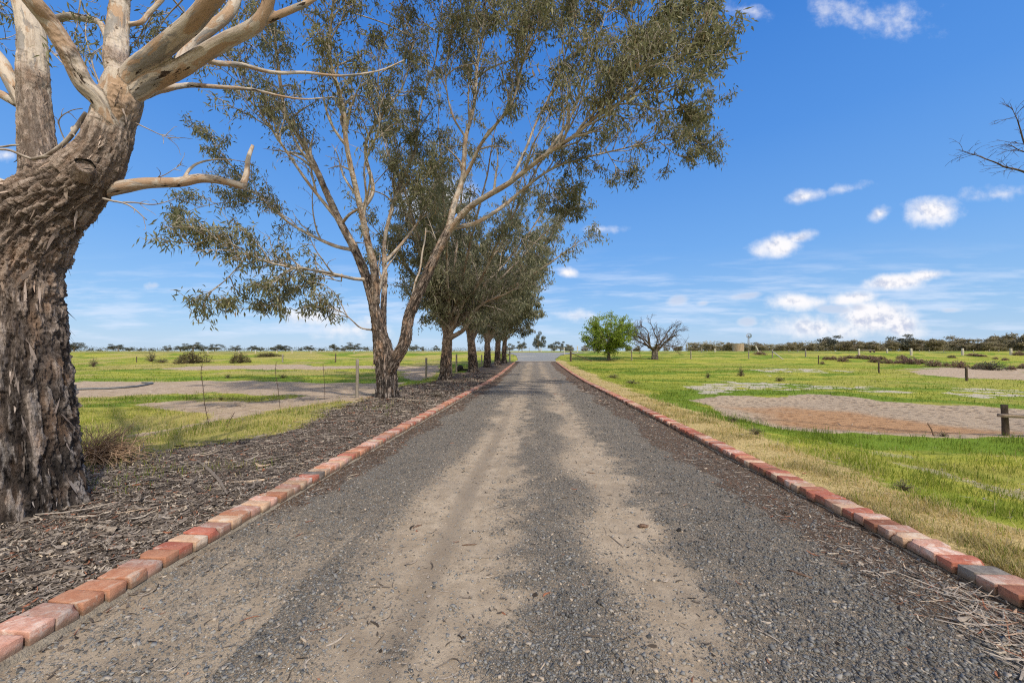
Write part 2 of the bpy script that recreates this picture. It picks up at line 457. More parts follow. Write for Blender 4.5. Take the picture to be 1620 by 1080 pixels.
def brick_mat(name, base, alt, pale, pamt, grey=0.0):
    k = NT(name); co = k.n('ShaderNodeTexCoord').outputs['Object']
    oi = k.n('ShaderNodeObjectInfo').outputs['Random']
    off = k.n('ShaderNodeVectorMath', operation='ADD'); k.put(off.inputs[0], co)
    cx = k.n('ShaderNodeCombineXYZ'); k.put(cx.inputs[0], k.math('MULTIPLY', oi, 37.0)); k.put(cx.inputs[1], k.math('MULTIPLY', oi, 91.0)); k.t.links.new(cx.outputs[0], off.inputs[1])
    v = off.outputs[0]
    a = k.noise(v, 14, 6, .65); b = k.noise(v, 60, 5, .7); p = k.noise(v, 9, 7, .7, .6); g = k.noise(v, 190, 3, .7)
    c = k.mix(k.sm(a, .35, .65), base, alt)
    c = k.mix(k.sm(p, .62 - pamt, .70 - pamt * .6, 0., .8), c, pale)
    c = k.mix(k.sm(b, .58, .75, 0., .7), c, tuple(t * .42 for t in base))
    c = k.mix(k.sm(g, .6, .8, 0., .5), c, tuple(t * .55 for t in alt))
    hs = k.n('ShaderNodeHueSaturation'); k.put(hs.inputs['Color'], c); k.put(hs.inputs['Value'], k.math('ADD', k.math('MULTIPLY', oi, .5), .75)); c = hs.outputs[0]
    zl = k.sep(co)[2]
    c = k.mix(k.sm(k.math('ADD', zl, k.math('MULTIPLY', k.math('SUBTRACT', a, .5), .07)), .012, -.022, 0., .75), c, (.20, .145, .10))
    c = k.mix(k.sm(k.noise(k.pos(), 5, 5, .7), .5, .72, 0., .25), c, (.34, .24, .17))
    h = k.math('ADD', k.math('MULTIPLY', b, 1.0), k.math('MULTIPLY', g, .5))
    return k.bsdf(c, .93, k.bump(k.math('ADD', h, k.math('MULTIPLY', a, 1.2)), .75, .006), .15)
BR = {
    'orange': brick_mat('brick_orange', (.42, .18, .105), (.50, .25, .155), (.56, .44, .35), .10),
    'red': brick_mat('brick_red', (.34, .105, .07), (.42, .16, .11), (.52, .38, .32), .07),
    'pink': brick_mat('brick_pink', (.43, .215, .155), (.52, .31, .24), (.60, .49, .42), .14),
    'sandy': brick_mat('brick_sandy', (.46, .28, .18), (.52, .36, .25), (.58, .48, .38), .12),
    'brown': brick_mat('brick_brown', (.24, .095, .06), (.34, .15, .10), (.45, .34, .27), .04),
    'grey': brick_mat('brick_grey', (.14, .12, .11), (.25, .23, .21), (.40, .38, .35), .05),
}

# --- ground
k = NT('paddock_ground'); P = k.pos()
A = {q: k.attr(q) for q in ('bare', 'pond', 'rust', 'salt', 'litter', 'dryr', 'dryl', 'dead', 'yellow', 'lush')}
far = k.attr('dist')
nf = k.noise(P, 26, 6, .7); nm = k.noise(P, 4.5, 6, .65); nl = k.noise(P, .9, 6, .65)
nstreak = k.noise(k.scale(P, (.35, 1.1, 1)), .6, 7, .68)
def rag(a, amt=.55, sc=None):
    s_ = k.math('ADD', a, k.math('MULTIPLY', k.math('SUBTRACT', sc or nm, .5), amt * 2))
    return k.sm(s_, .38, .62)
g = k.mix(k.sm(nstreak, .42, .60), (.235, .275, .034), (.40, .37, .06))
g = k.mix(k.math('MULTIPLY', rag(A['yellow'], .6, nl), .55), g, (.36, .32, .075))
g = k.mix(k.math('MULTIPLY', rag(A['lush'], .55, nl), .85), g, (.13, .215, .018))
g = k.mix(k.math('MULTIPLY', k.sm(k.noise(k.scale(P, (.5, 1.4, 1)), 1.7, 6, .7), .54, .66), .55), g, (.060, .105, .014))
g = k.mix(k.math('MULTIPLY', k.sm(nf, .5, .78), .5), g, (.045, .07, .012))
g = k.mix(k.math('MULTIPLY', k.sm(nf, .5, .28), .35), g, (.40, .39, .12))
g = k.mix(k.math('MULTIPLY', rag(A['dryl'], .6), .65), g, k.mix(nf, (.30, .235, .07), (.50, .40, .16)))
g = k.mix(k.math('MULTIPLY', rag(A['dead'], .9, nf), .7), g, k.mix(k.sm(nf, .35, .65), (.13, .105, .06), (.48, .41, .31)))
g = k.mix(k.math('MULTIPLY', rag(A['dryr'], .5), .95), g, k.mix(k.sm(nf, .3, .7), (.32, .23, .095), (.66, .50, .24)))
soil = k.mix(k.sm(nm, .35, .65), (.34, .25, .172), (.50, .39, .28))
soil = k.mix(k.sm(nl, .45, .7, 0., .55), soil, (.36, .26, .15))
soil = k.mix(k.sm(nf, .55, .8, 0., .5), soil, (.17, .13, .09))
c = k.mix(rag(A['bare'], .75, k.noise(P, 1.8, 7, .78)), g, soil)
pug = k.voro(k.mix(.16, k.scale(P, (1.0, 1.15, 1)), k.noise(P, 3, 4, .6, 0, True)), 5.6, 'F1', 'Distance')
pug2 = k.noise(P, 8, 5, .65)
ph = k.math('ADD', k.math('MULTIPLY', k.sm(pug, .1, .55), .5), k.math('MULTIPLY', k.noise(P, 6, 7, .8), 1.3))
pd = k.mix(k.sm(ph, .55, 1.25), (.20, .145, .10), (.46, .355, .25))
pd = k.mix(k.math('MULTIPLY', k.sm(k.math('ADD', A['rust'], k.math('MULTIPLY', k.math('SUBTRACT', nl, .5), 1.0)), .0, .65), .95), pd, k.mix(k.sm(ph, .45, 1.2), (.23, .115, .055), (.45, .26, .135)))
c = k.mix(rag(A['pond'], .85, k.noise(P, 2.2, 7, .8)), c, pd)
c = k.mix(k.math('MULTIPLY', rag(A['salt'], .9, k.noise(P, 1.6, 6, .75)), .9), c, k.mix(nf, (.36, .30, .22), (.60, .53, .44)))
lit = k.ramp(k.noise(k.scale(P, (1, 1, 1)), 38, 8, .75), [(.3, (.04, .03, .023)), (.5, (.15, .115, .09)), (.7, (.33, .265, .21))])
lit = k.mix(k.sm(nl, .4, .65, 0., .6), lit, (.085, .06, .045))
c = k.mix(rag(A['litter'], .55), c, lit)
h = k.math('ADD', k.math('MULTIPLY', nf, .5), k.math('MULTIPLY', nm, .7))
h = k.math('ADD', h, k.math('MULTIPLY', k.math('MULTIPLY', ph, A['pond']), .9))
M['ground'] = k.bsdf(c, .97, k.bump(h, .8, .06), .08)

# --- drive
k = NT('gravel_drive'); P = k.pos()
gr = k.attr('gravel'); li = k.attr('litter'); tr = k.attr('track')
v1 = k.n('ShaderNodeTexVoronoi', feature='F1'); k.put(v1.inputs['Vector'], k.mix(.06, P, k.noise(P, 60, 2, .5, 0, True))); v1.inputs['Scale'].default_value = 95
st = v1.outputs['Distance']; sc_ = k.sep(v1.outputs['Color'])
v2 = k.n('ShaderNodeTexVoronoi', feature='F1'); k.put(v2.inputs['Vector'], P); v2.inputs['Scale'].default_value = 190
nf = k.noise(P, 45, 7, .75); nm = k.noise(P, 7, 6, .7); nl = k.noise(P, 1.3, 6, .65); ng = k.noise(P, 190, 4, .7)
nfar = k.noise(k.scale(P, (2.2, .55, 1)), .9, 6, .65)
stone = k.ramp(sc_[0], [(0, (.06, .064, .068)), (.4, (.125, .131, .135)), (.72, (.205, .211, .21)), (.9, (.34, .325, .30)), (1, (.42, .36, .29))])
stone = k.mix(k.sm(st, .42, .66), stone, (.10, .083, .064))
stone2 = k.ramp(k.sep(v2.outputs['Color'])[1], [(0, (.05, .048, .046)), (.6, (.13, .125, .12)), (1, (.28, .25, .21))])
sand = k.mix(k.sm(nm, .3, .7), (.31, .24, .168), (.46, .37, .27))
sand = k.mix(k.sm(nf, .52, .75, 0., .75), sand, (.145, .118, .09))
sand = k.mix(k.sm(ng, .58, .72, 0., .7), sand, stone2)
sand = k.mix(k.sm(nl, .45, .68, 0., .45), sand, (.23, .185, .14))
gm = k.sm(k.math('ADD', gr, k.math('ADD', k.math('MULTIPLY', k.math('SUBTRACT', nm, .5), .9), k.math('MULTIPLY', k.math('SUBTRACT', nf, .5), 1.7))), .24, .68)
gm = k.math('MULTIPLY', gm, k.math('ADD', .70, k.math('MULTIPLY', nm, .36), None, True))
c = k.mix(gm, sand, k.mix(k.sm(sc_[1], .55, .75, 0.12, .75), stone, sand))
lit = k.ramp(nf, [(.3, (.04, .026, .018)), (.5, (.135, .085, .056)), (.72, (.30, .21, .145))])
lm = k.sm(k.math('ADD', li, k.math('MULTIPLY', k.math('SUBTRACT', nm, .5), 1.0)), .38, .62)
c = k.mix(k.math('MULTIPLY', lm, .9), c, lit)
c = k.mix(k.math('MULTIPLY', tr, k.sm(nm, .3, .6, .35, .8)), c, k.mix(nf, (.085, .07, .057), (.16, .13, .105)))
sst = k.sm(st, .0, .6, 1., 0.)
h = k.math('ADD', k.math('MULTIPLY', k.math('MULTIPLY', sst, gm), 1.0), k.math('MULTIPLY', nf, .8))
h = k.math('ADD', h, k.math('MULTIPLY', ng, .25))
M['drive'] = k.bsdf(c, .95, k.bump(h, .85, .014), .15)

k = NT('road_gravel'); P = k.pos(); nf = k.noise(P, 12, 6, .7); nl = k.noise(k.scale(P, (.5, 1, 1)), .5, 5, .6)
c = k.mix(k.sm(nf, .3, .7), (.16, .165, .162), (.31, .312, .30)); c = k.mix(k.sm(k.math('ADD', k.sep(P)[1], k.math('MULTIPLY', nl, 3.0)), 56., 53.), c, (.36, .285, .20)); c = k.mix(k.sm(nl, .5, .7, 0., .6), c, (.40, .36, .29))
M['road'] = k.bsdf(c, .95, k.bump(nf, .6, .03), .1)
k = NT('gravel_stone'); c = k.ramp(k.attr('tint'), [(0, (.05, .05, .05)), (.4, (.13, .13, .127)), (.75, (.215, .213, .206)), (.92, (.32, .30, .27)), (1, (.46, .37, .28))])
c = k.mix(k.sm(k.noise(P := k.pos(), 70, 4), .4, .7, 0., .5), c, (.20, .17, .135))
M['stone'] = k.bsdf(c, .85, None, .2)
k = NT('litter_strip'); c = k.ramp(k.attr('tint'), [(0, (.032, .026, .022)), (.3, (.12, .096, .077)), (.6, (.265, .22, .18)), (.85, (.43, .365, .30)), (.95, (.58, .47, .34)), (1, (.30, .125, .07))])
M['litter'] = k.bsdf(k.mix(k.sm(k.noise(k.pos(), 40, 4), .4, .7, 0., .5), c, (.05, .038, .03)), .9, None, .15)

# ------------------------------------------------------------------ sun and sky
SUN_AZ, SUN_EL = R(142), R(50)          # azimuth from +Y towards +X
sd = np.array([math.sin(SUN_AZ) * math.cos(SUN_EL), math.cos(SUN_AZ) * math.cos(SUN_EL), math.sin(SUN_EL)])
sl = bpy.data.lights.new('sun', 'SUN'); sl.energy = 3.5; sl.angle = R(1.5); sl.color = (1, .93, .82)
so = bpy.data.objects.new('sun', sl); COL.objects.link(so)
so.rotation_euler = Vector(-sd).to_track_quat('-Z', 'Y').to_euler(); so.location = (-20, 20, 40)

w = bpy.data.worlds.new('World'); scene.world = w; w.use_nodes = True
k = NT('', w.node_tree)
sky = k.n('ShaderNodeTexSky', sky_type='NISHITA'); sky.sun_disc = False; sky.sun_elevation = SUN_EL; sky.sun_rotation = SUN_AZ
sky.air_density = 1.15; sky.dust_density = .35; sky.ozone_density = 3.0; sky.altitude = 100
hs = k.n('ShaderNodeHueSaturation'); hs.inputs['Saturation'].default_value = 1.22; hs.inputs['Value'].default_value = 1.0; hs.inputs['Hue'].default_value = .5
k.put(hs.inputs['Color'], sky.outputs[0])
D = k.n('ShaderNodeTexCoord').outputs['Generated']
dx, dy, dz = k.sep(D)
ysafe = k.math('MAXIMUM', dy, .02)
u = k.math('DIVIDE', dx, ysafe); v = k.math('DIVIDE', dz, ysafe)
uv = k.n('ShaderNodeCombineXYZ'); k.put(uv.inputs[0], u); k.put(uv.inputs[1], v); UV = uv.outputs[0]
nA = k.noise(UV, 15, 5, .57); nB = k.noise(UV, 45, 4, .6)
nd = k.math('ADD', k.math('MULTIPLY', k.math('SUBTRACT', nA, .5), 1.7), k.math('MULTIPLY', k.math('SUBTRACT', nB, .5), .45))
def dirpx(px, py):
    d = ray(px, py); return d[0] / d[1], d[2] / d[1]
#  cx, cy, half width, half height (px), opacity, tilt (rad)
WHITE = [(1232, 388, 50, 20, 1.0, .16), (1262, 377, 34, 12, .9, .25), (1478, 334, 52, 25, 1.0, .05), (1390, 339, 24, 12, .75, .3), (1272, 311, 36, 12, .7, .12), (1580, 308, 90, 13, .42, .1),
      (1415, 446, 60, 15, 1.0, .10), (1465, 436, 44, 11, .9, .08), (1350, 472, 50, 14, 1.0, .08), (1385, 502, 74, 32, 1.1, -.12), (1425, 516, 46, 26, 1., -.3), (1262, 476, 58, 16, .9, -.05), (1300, 520, 110, 24, .75, 0),
      (690, 318, 66, 32, .95, .2), (500, 500, 62, 20, .8, 0), (898, 431, 20, 9, .7, -.1), (905, 500, 44, 14, .5, -.1), (560, 520, 80, 20, .55, 0), (10, 245, 22, 16, .5, 0), (1370, 24, 120, 34, .42, -.2), (1180, 18, 44, 14, .38, -.3), (950, 362, 50, 7, .38, 0), (1345, 298, 50, 8, .36, .2)]
GREY = [(1182, 509, 20, 9, .85, .0), (1072, 476, 24, 10, .7, .1), (1112, 480, 16, 6, .6, .2), (1180, 468, 36, 7, .7, .12), (1318, 489, 34, 9, .9, -.05), (1355, 486, 16, 6, .7, 0), (1502, 491, 28, 6, .65, 0), (1275, 509, 12, 4, .6, 0), (1460, 508, 11, 4, .5, 0), (1402, 500, 12, 5, .6, 0), (243, 452, 20, 6, .5, 0)]
def blobs(lst, w_):
    acc = None
    for (cx, cy, a, b, op, tilt) in lst:
        u0, v0 = dirpx(cx, cy); u1, _ = dirpx(cx + a, cy); _, v1_ = dirpx(cx, cy - b)
        mp = k.n('ShaderNodeMapping', vector_type='TEXTURE'); k.put(mp.inputs[0], w_)
        mp.inputs[1].default_value = (u0, v0, 0); mp.inputs[2].default_value = (0, 0, tilt); mp.inputs[3].default_value = ((u1 - u0) * 1.2, (v1_ - v0) * 1.25, 1)
        ln = k.n('ShaderNodeVectorMath', operation='LENGTH'); k.put(ln.inputs[0], mp.outputs[0])
        m = k.math('MULTIPLY_ADD', ln.outputs['Value'], -op, op)
        acc = m if acc is None else k.math('MAXIMUM', acc, m)
    return acc
tw = k.sm(k.math('ADD', blobs(WHITE, UV), k.math('MULTIPLY', nd, .60)), .05, .80)
tg = k.sm(k.math('ADD', blobs(GREY, UV), k.math('MULTIPLY', nd, .5)), .10, .60, 0., .62)
# relief: compare the cloud noise with itself a little higher up
up = k.n('ShaderNodeVectorMath', operation='ADD'); k.put(up.inputs[0], UV); up.inputs[1].default_value = (.004, .012, 0)
rel = k.math('SUBTRACT', k.noise(up.outputs[0], 15, 5, .57), nA)
shade = k.math('MAXIMUM', tg, k.math('MULTIPLY', k.sm(rel, -.05, .13, 0., .85), k.sm(tw, .35, .9, .35, 1.)))
total = k.math('MAXIMUM', tw, tg)
# thin high streaks and the pale haze bank low on the horizon
st_ = k.noise(k.scale(UV, (1.1, 9, 1)), 3.2, 5, .6)
low = k.math('MULTIPLY', k.sm(v, .0, .06), k.sm(v, .30, .12))
haze = k.math('MULTIPLY', k.sm(st_, .44, .68, 0., .55), low)
el = k.ramp(k.math('DIVIDE', dz, k.math('MAXIMUM', k.math('SQRT', k.math('ADD', k.math('MULTIPLY', dx, dx), k.math('MULTIPLY', dy, dy))), .001)), [(0, (3.3, 4.9, 7.1)), (.10, (2.2, 4.1, 7.0)), (.25, (1.35, 3.3, 7.0)), (.5, (.74, 2.45, 6.5)), (.8, (.42, 1.85, 5.8)), (1, (.40, 1.7, 5.4))])
skyb = k.mix(.8, hs.outputs[0], el)
back_fill = k.math('MULTIPLY', k.sm(dy, .15, -.45), k.sm(k.noise(D, 2.6, 4, .6), .30, .52, .25, 1.))  # bright white cloud added in the unseen sky behind the camera as fill light
cw = k.mix(shade, (7.6, 7.5, 7.7), (4.0, 4.5, 5.9))
skyc = k.mix(haze, skyb, (5.9, 6.6, 7.9))
skyc = k.mix(k.math('MULTIPLY', total, k.sm(dy, 0., .1), None, True), skyc, cw)
skyc = k.mix(back_fill, skyc, (9.6, 9.1, 8.4))
w.cycles.sampling_method = 'MANUAL'; w.cycles.sample_map_resolution = 256
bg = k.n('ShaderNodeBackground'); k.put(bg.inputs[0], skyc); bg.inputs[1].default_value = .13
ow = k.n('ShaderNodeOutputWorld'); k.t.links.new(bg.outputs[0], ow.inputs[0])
scene.view_settings.view_transform = 'Standard'; scene.view_settings.look = 'None'; scene.view_settings.exposure = 0

# ------------------------------------------------------------------ ground
def polar_grid():
    ang = np.concatenate([np.linspace(-72, 72, 430), np.linspace(72, 288, 46)[1:-1]])
    ang = np.radians(ang)
    r = np.concatenate([[.4], np.geomspace(.8, 120, 235), np.geomspace(120, 4500, 40)[1:]])
    return ang, r
ang, rr = polar_grid()
GX = rr[:, None] * np.sin(ang)[None]; GY = rr[:, None] * np.cos(ang)[None]
GZ = H(GX, GY)
na, nr = len(ang), len(rr)
V = np.stack([GX, GY, GZ], -1).reshape(-1, 3)
i = np.arange(nr - 1)[:, None] * na; j = np.arange(na)[None]; j2 = (j + 1) % na
Q = np.stack([i + j, i + na + j, i + na + j2, i + j2], -1).reshape(-1, 4)[:, ::-1]
V = np.vstack([V, [0, 0, float(H(0, 0))]])
T = np.stack([np.arange(na), (np.arange(na) + 1) % na, np.full(na, len(V) - 1)], 1)[:, ::-1]
zz = zones(V[:, 0], V[:, 1]); zz['dist'] = np.hypot(V[:, 0], V[:, 1])
tag(mesh('ground', V, [Q, T], zz, M['ground'], True), kind='structure')

# ------------------------------------------------------------------ drive
def drive_fields(x, y):
    n1 = n2(x, y, .55, 3, 61); n3 = n2(x, y, 1.9, 3, 62, 1.0); n4 = n2(x, y, .35, 3, 63)
    n5 = n2(x, y, 6.0, 3, 67); xx = x + .22 * n1 + .2 * n3 + .16 * n5
    band = lambda c, hw, s: 1 - ss(hw - s, hw + s, np.abs(xx - c))
    tan_ = np.maximum(band(-.64, .42, .5), band(.82, .27, .48)) * np.clip(.92 + .6 * n3 + .3 * n4, .25, 1)
    farmix = ss(9, 26, y)
    gravel = np.clip(1 - tan_ * (1 - .22 * farmix) - .24 * (.5 + n1) + .25 * n5, 0, 1)
    gravel = np.where(x < -1.5, np.maximum(gravel - .55 * (1 - ss(1.5, 4.2, y)) * ss(-.3, .2, n1), 0), gravel)
    lit = np.maximum(ss(1.85, 2.3, xx) * ss(1.6, 2.6, y), ss(1.95, 2.35, -xx) * ss(2.4, 4.5, y))
    lit = np.maximum(lit, ss(2.4, 2.7, np.abs(xx)) * .8)
    lit = np.maximum(lit, .35 * farmix * ss(.0, .4, n3 + n1))
    tread = (1 - ss(.05, .13, np.abs(x + .72 + .05 * n1))) * (.55 - .4 * ss(6, 14, y))
    return gravel, lit, tread
def drive_z(x, y):
    g, l, t = drive_fields(x, y)
    z = prof(y) + .012 * n2(x, y, 1.1, 3, 65) + .004 * n2(x, y, 7, 2, 66)
    z = z + .02 * (g - .5) - .012 * t - .034 * np.exp(-((np.where(x > 0, 2.9 - x, x + 2.61)) / .35) ** 2)
    return z
xs = np.linspace(XL - BW + .02, XR + BW - .02, 116)
ys = np.concatenate([np.linspace(-6, .8, 16), np.geomspace(.85, END + 1.4, 380)])
DX, DY = np.meshgrid(xs, ys)
g_, l_, t_ = drive_fields(DX, DY)
DZ = drive_z(DX, DY)
n, m_ = len(ys), len(xs)
i = np.arange(n - 1)[:, None] * m_; j = np.arange(m_ - 1)[None]
Q = np.stack([i + j, i + j + 1, i + m_ + j + 1, i + m_ + j], -1).reshape(-1, 4)
tag(mesh('driveway', np.stack([DX, DY, DZ], -1).reshape(-1, 3), Q, dict(gravel=g_.ravel(), litter=l_.ravel(), track=t_.ravel()), M['drive'], True), kind='structure')

# apron and crossing road
ys = np.concatenate([np.linspace(END + 1.1, 74, 40)])
rows = []
for y in ys:
    l, r = apron_half(y)
    f = np.linspace(0, 1, 14)
    x = l + (r - l) * f + .15 * n2(np.full(14, l) + f, np.full(14, y), .8, 2, 71) * (1 if y < 70 else 0)
    rows.append(np.stack([x, np.full(14, y), prof(y) + .035 + 0 * x], 1))
V = np.array(rows).reshape(-1, 3)
i = np.arange(len(ys) - 1)[:, None] * 14; j = np.arange(13)[None]
Q = np.stack([i + j, i + j + 1, i + 14 + j + 1, i + 14 + j], -1).reshape(-1, 4)
xr = np.linspace(-380, 380, 90); b0 = len(V)
V = np.vstack([V, np.stack([xr, np.full(90, 73.6), np.full(90, prof(74) + .03)], 1), np.stack([xr, np.full(90, 80.), np.full(90, prof(80) + .03)], 1)])
jj = np.arange(89)
Q = np.vstack([Q, np.stack([b0 + jj, b0 + jj + 1, b0 + 90 + jj + 1, b0 + 90 + jj], 1)])
tag(mesh('road', V, Q, None, M['road'], True), kind='structure')

# ------------------------------------------------------------------ brick kerbs
PITCH_B = .1176
def brick_mesh(seed):
    r = np.random.default_rng(seed)
    L, W, Hh = .228, .105, .076
    N = (7, 4, 3)
    # rounded box from a subdivided cube
    pts, faces, idx = [], [], {}
    def vid(p):
        key = tuple(np.round(p, 5))
        if key not in idx: idx[key] = len(pts); pts.append(np.array(p, float))
        return idx[key]
    for ax in range(3):
        a, b = [q for q in range(3) if q != ax]
        for sgn in (-1, 1):
            ga = np.concatenate([[-1, -.90], np.linspace(-.9, .9, N[a])[1:-1], [.90, 1]]); gb = np.concatenate([[-1, -.88], np.linspace(-.88, .88, N[b])[1:-1], [.88, 1]])
            for p in range(len(ga) - 1):
                for q in range(len(gb) - 1):
                    f = []
                    for (aa, bb) in ((ga[p], gb[q]), (ga[p + 1], gb[q]), (ga[p + 1], gb[q + 1]), (ga[p], gb[q + 1])):
                        c = [0, 0, 0]; c[ax] = sgn; c[a] = aa; c[b] = bb
                        f.append(vid(c))
                    e = np.cross(np.eye(3)[a], np.eye(3)[b])[ax] * sgn
                    faces.append(f if e > 0 else f[::-1])
    Pn = np.array(pts)
    half = np.array([L, W, Hh]) / 2
    Vv = Pn * half
    rad = .0045
    inner = np.clip(Vv, -(half - rad), half - rad)
    d = Vv - inner
    ln = np.linalg.norm(d, axis=1, keepdims=True)
    Vv = np.where(ln > 1e-6, inner + d / (ln + 1e-9) * np.minimum(ln, rad), Vv)
    nz = np.stack([fbm(Vv * 22 + seed * 13.7, 3, seed + q) for q in range(3)], 1)
    Vv = Vv + nz * np.array([.0045, .003, .003])
    if seed % 3 == 0:   # a knocked corner
        c = half * np.array([r.choice([-1, 1]), r.choice([-1, 1]), 1])
        dd = np.linalg.norm(Vv - c, axis=1)
        Vv = Vv + (-c * .28)[None] * np.clip(1 - dd / .045, 0, 1)[:, None]
    dp = np.array([r.uniform(-.06, .06), r.uniform(-.02, .02), half[2]])
    Vv[:, 2] -= .004 * np.exp(-((np.linalg.norm(Vv - dp, axis=1)) / .02) ** 2)
    return Vv, np.array(faces)
bm_ = [brick_mesh(s_) for s_ in range(9)]
ORD = ['first', 'second', 'third', 'fourth', 'fifth', 'sixth', 'seventh', 'eighth', 'ninth', 'tenth', 'eleventh', 'twelfth', 'thirteenth', 'fourteenth', 'fifteenth',
       'sixteenth', 'seventeenth', 'eighteenth', 'nineteenth', 'twentieth', 'twenty-first', 'twenty-second', 'twenty-third', 'twenty-fourth', 'twenty-fifth', 'twenty-sixth']
protos = {}
def brick_proto(kind, v):
    if (kind, v) not in protos:
        me = bpy.data.meshes.new('brick')
        Vv, Ff = bm_[v]
        o = mesh('brick', Vv, Ff, None, BR[kind], True)
        protos[(kind, v)] = o.data
        bpy.data.objects.remove(o)
    return protos[(kind, v)]
LOOK = {'orange': 'orange', 'red': 'deep red', 'pink': 'faded pink', 'sandy': 'sandy tan', 'brown': 'brownish red', 'grey': 'grey'}
near_l = ['pink', 'pink', 'pink', 'orange', 'orange', 'orange', 'pink', 'orange', 'red', 'sandy', 'red', 'pink', 'sandy', 'orange', 'pink', 'sandy', 'pink', 'orange', 'sandy', 'pink', 'sandy', 'pink', 'red', 'grey']
near_r = ['red', 'brown', 'pink', 'grey', 'red', 'pink', 'pink', 'sandy', 'pink', 'brown', 'pink', 'red', 'sandy', 'pink', 'red', 'red', 'brown', 'sandy', 'pink', 'red']
rb = np.random.default_rng(5)
rest = MB(); restm = []
for side, x_in, near in (('left', XL, near_l), ('right', XR, near_r)):
    sgn = -1 if side == 'left' else 1
    # first brick that shows in the frame
    edgepx = 0 if side == 'left' else 1620
    Y0 = 1.725 if side == 'left' else 2.37
    nb = int((END - Y0) / PITCH_B)
    for q in range(-6, nb):
        y = Y0 + q * PITCH_B + rb.uniform(-.004, .004)
        kind = near[q] if 0 <= q < len(near) else rb.choice(['orange', 'red', 'pink', 'sandy', 'brown'], p=[.24, .2, .3, .12, .14] if side == 'left' else [.12, .26, .32, .08, .22])
        x = x_in + sgn * (.114 + rb.uniform(-.010, .010)); z = prof(y) + .068 - .038 + rb.uniform(-.006, .006)
        rot = (rb.uniform(-.035, .035), rb.uniform(-.04, .04), rb.uniform(-.05, .05) + (math.pi if rb.random() < .5 else 0))
        if q < 150:
            if q < 0: continue
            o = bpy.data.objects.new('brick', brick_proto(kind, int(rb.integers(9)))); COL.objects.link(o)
            o.location = (x, y, z); o.rotation_euler = rot; o.scale = (rb.uniform(.98, 1.03), rb.uniform(.97, 1.02), 1)
            if q < 26:
                tag(o, f'{LOOK[kind]} brick, {ORD[q]} from the near end of the {side} kerb', 'brick', f'bricks edging the {side} side of the driveway')
            else:
                zone_ = 'beyond the large leaning gum' if y > 11.6 else 'between the big trunk and the second gum'
                tag(o, f'{LOOK[kind]} brick in the {side} kerb, {zone_}', 'brick', f'{LOOK[kind]} bricks of the {side} kerb {zone_}')
        else:
            Vv, Ff = bm_[q % 9]
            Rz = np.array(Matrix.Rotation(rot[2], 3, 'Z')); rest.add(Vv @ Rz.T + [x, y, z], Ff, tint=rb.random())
k = NT('brick_edging'); c = k.ramp(k.attr('tint'), [(0, (.34, .12, .085)), (.3, (.41, .19, .135)), (.55, (.47, .28, .21)), (.8, (.41, .19, .12)), (1, (.50, .35, .25))], 'CONSTANT')
c = k.mix(k.sm(k.noise(k.pos(), 25, 4), .4, .7, 0., .5), c, (.50, .38, .30)); M['bricks_far'] = k.bsdf(c, .93, None, .15)
tag(rest.build('brick_edging', M['bricks_far']), 'far run of red and pink edging bricks along both sides of the drive', 'brick edging', kind='stuff')
# mortar haunch under the bricks
for side, x_in in (('left', XL), ('right', XR)):
    sgn = -1 if side == 'left' else 1
    yy = np.concatenate([np.arange(-.5, 14, .035), np.arange(14, END, .2)])
    prof_x = [.05, .022, .006, -.012, -.16]; prof_z = [-.06, -.032, -.016, -.008, -.010]
    rows = []
    for a, b in zip(prof_x, prof_z):
        wob = n2(yy, np.full(len(yy), a * 10 + (3 if sgn > 0 else 0)), 7, 3, 81)
        wob2 = n2(yy, np.full(len(yy), a * 10 + 5), 1.5, 2, 82)
        rows.append(np.stack([x_in - sgn * (a * (1 + .5 * wob2) + .012 * wob), yy, prof(yy) + b + .008 * wob - (.012 if sgn > 0 else 0)], 1))
    V = np.array(rows).transpose(1, 0, 2).reshape(-1, 3); nn = len(prof_x)
    i = np.arange(len(yy) - 1)[:, None] * nn; j = np.arange(nn - 1)[None]
    Q = np.stack([i + j, i + j + 1, i + nn + j + 1, i + nn + j], -1).reshape(-1, 4)
    if sgn > 0: Q = Q[:, ::-1]
    tag(mesh('kerb', V, Q[:, ::-1], None, M['mortar'], True), kind='structure')
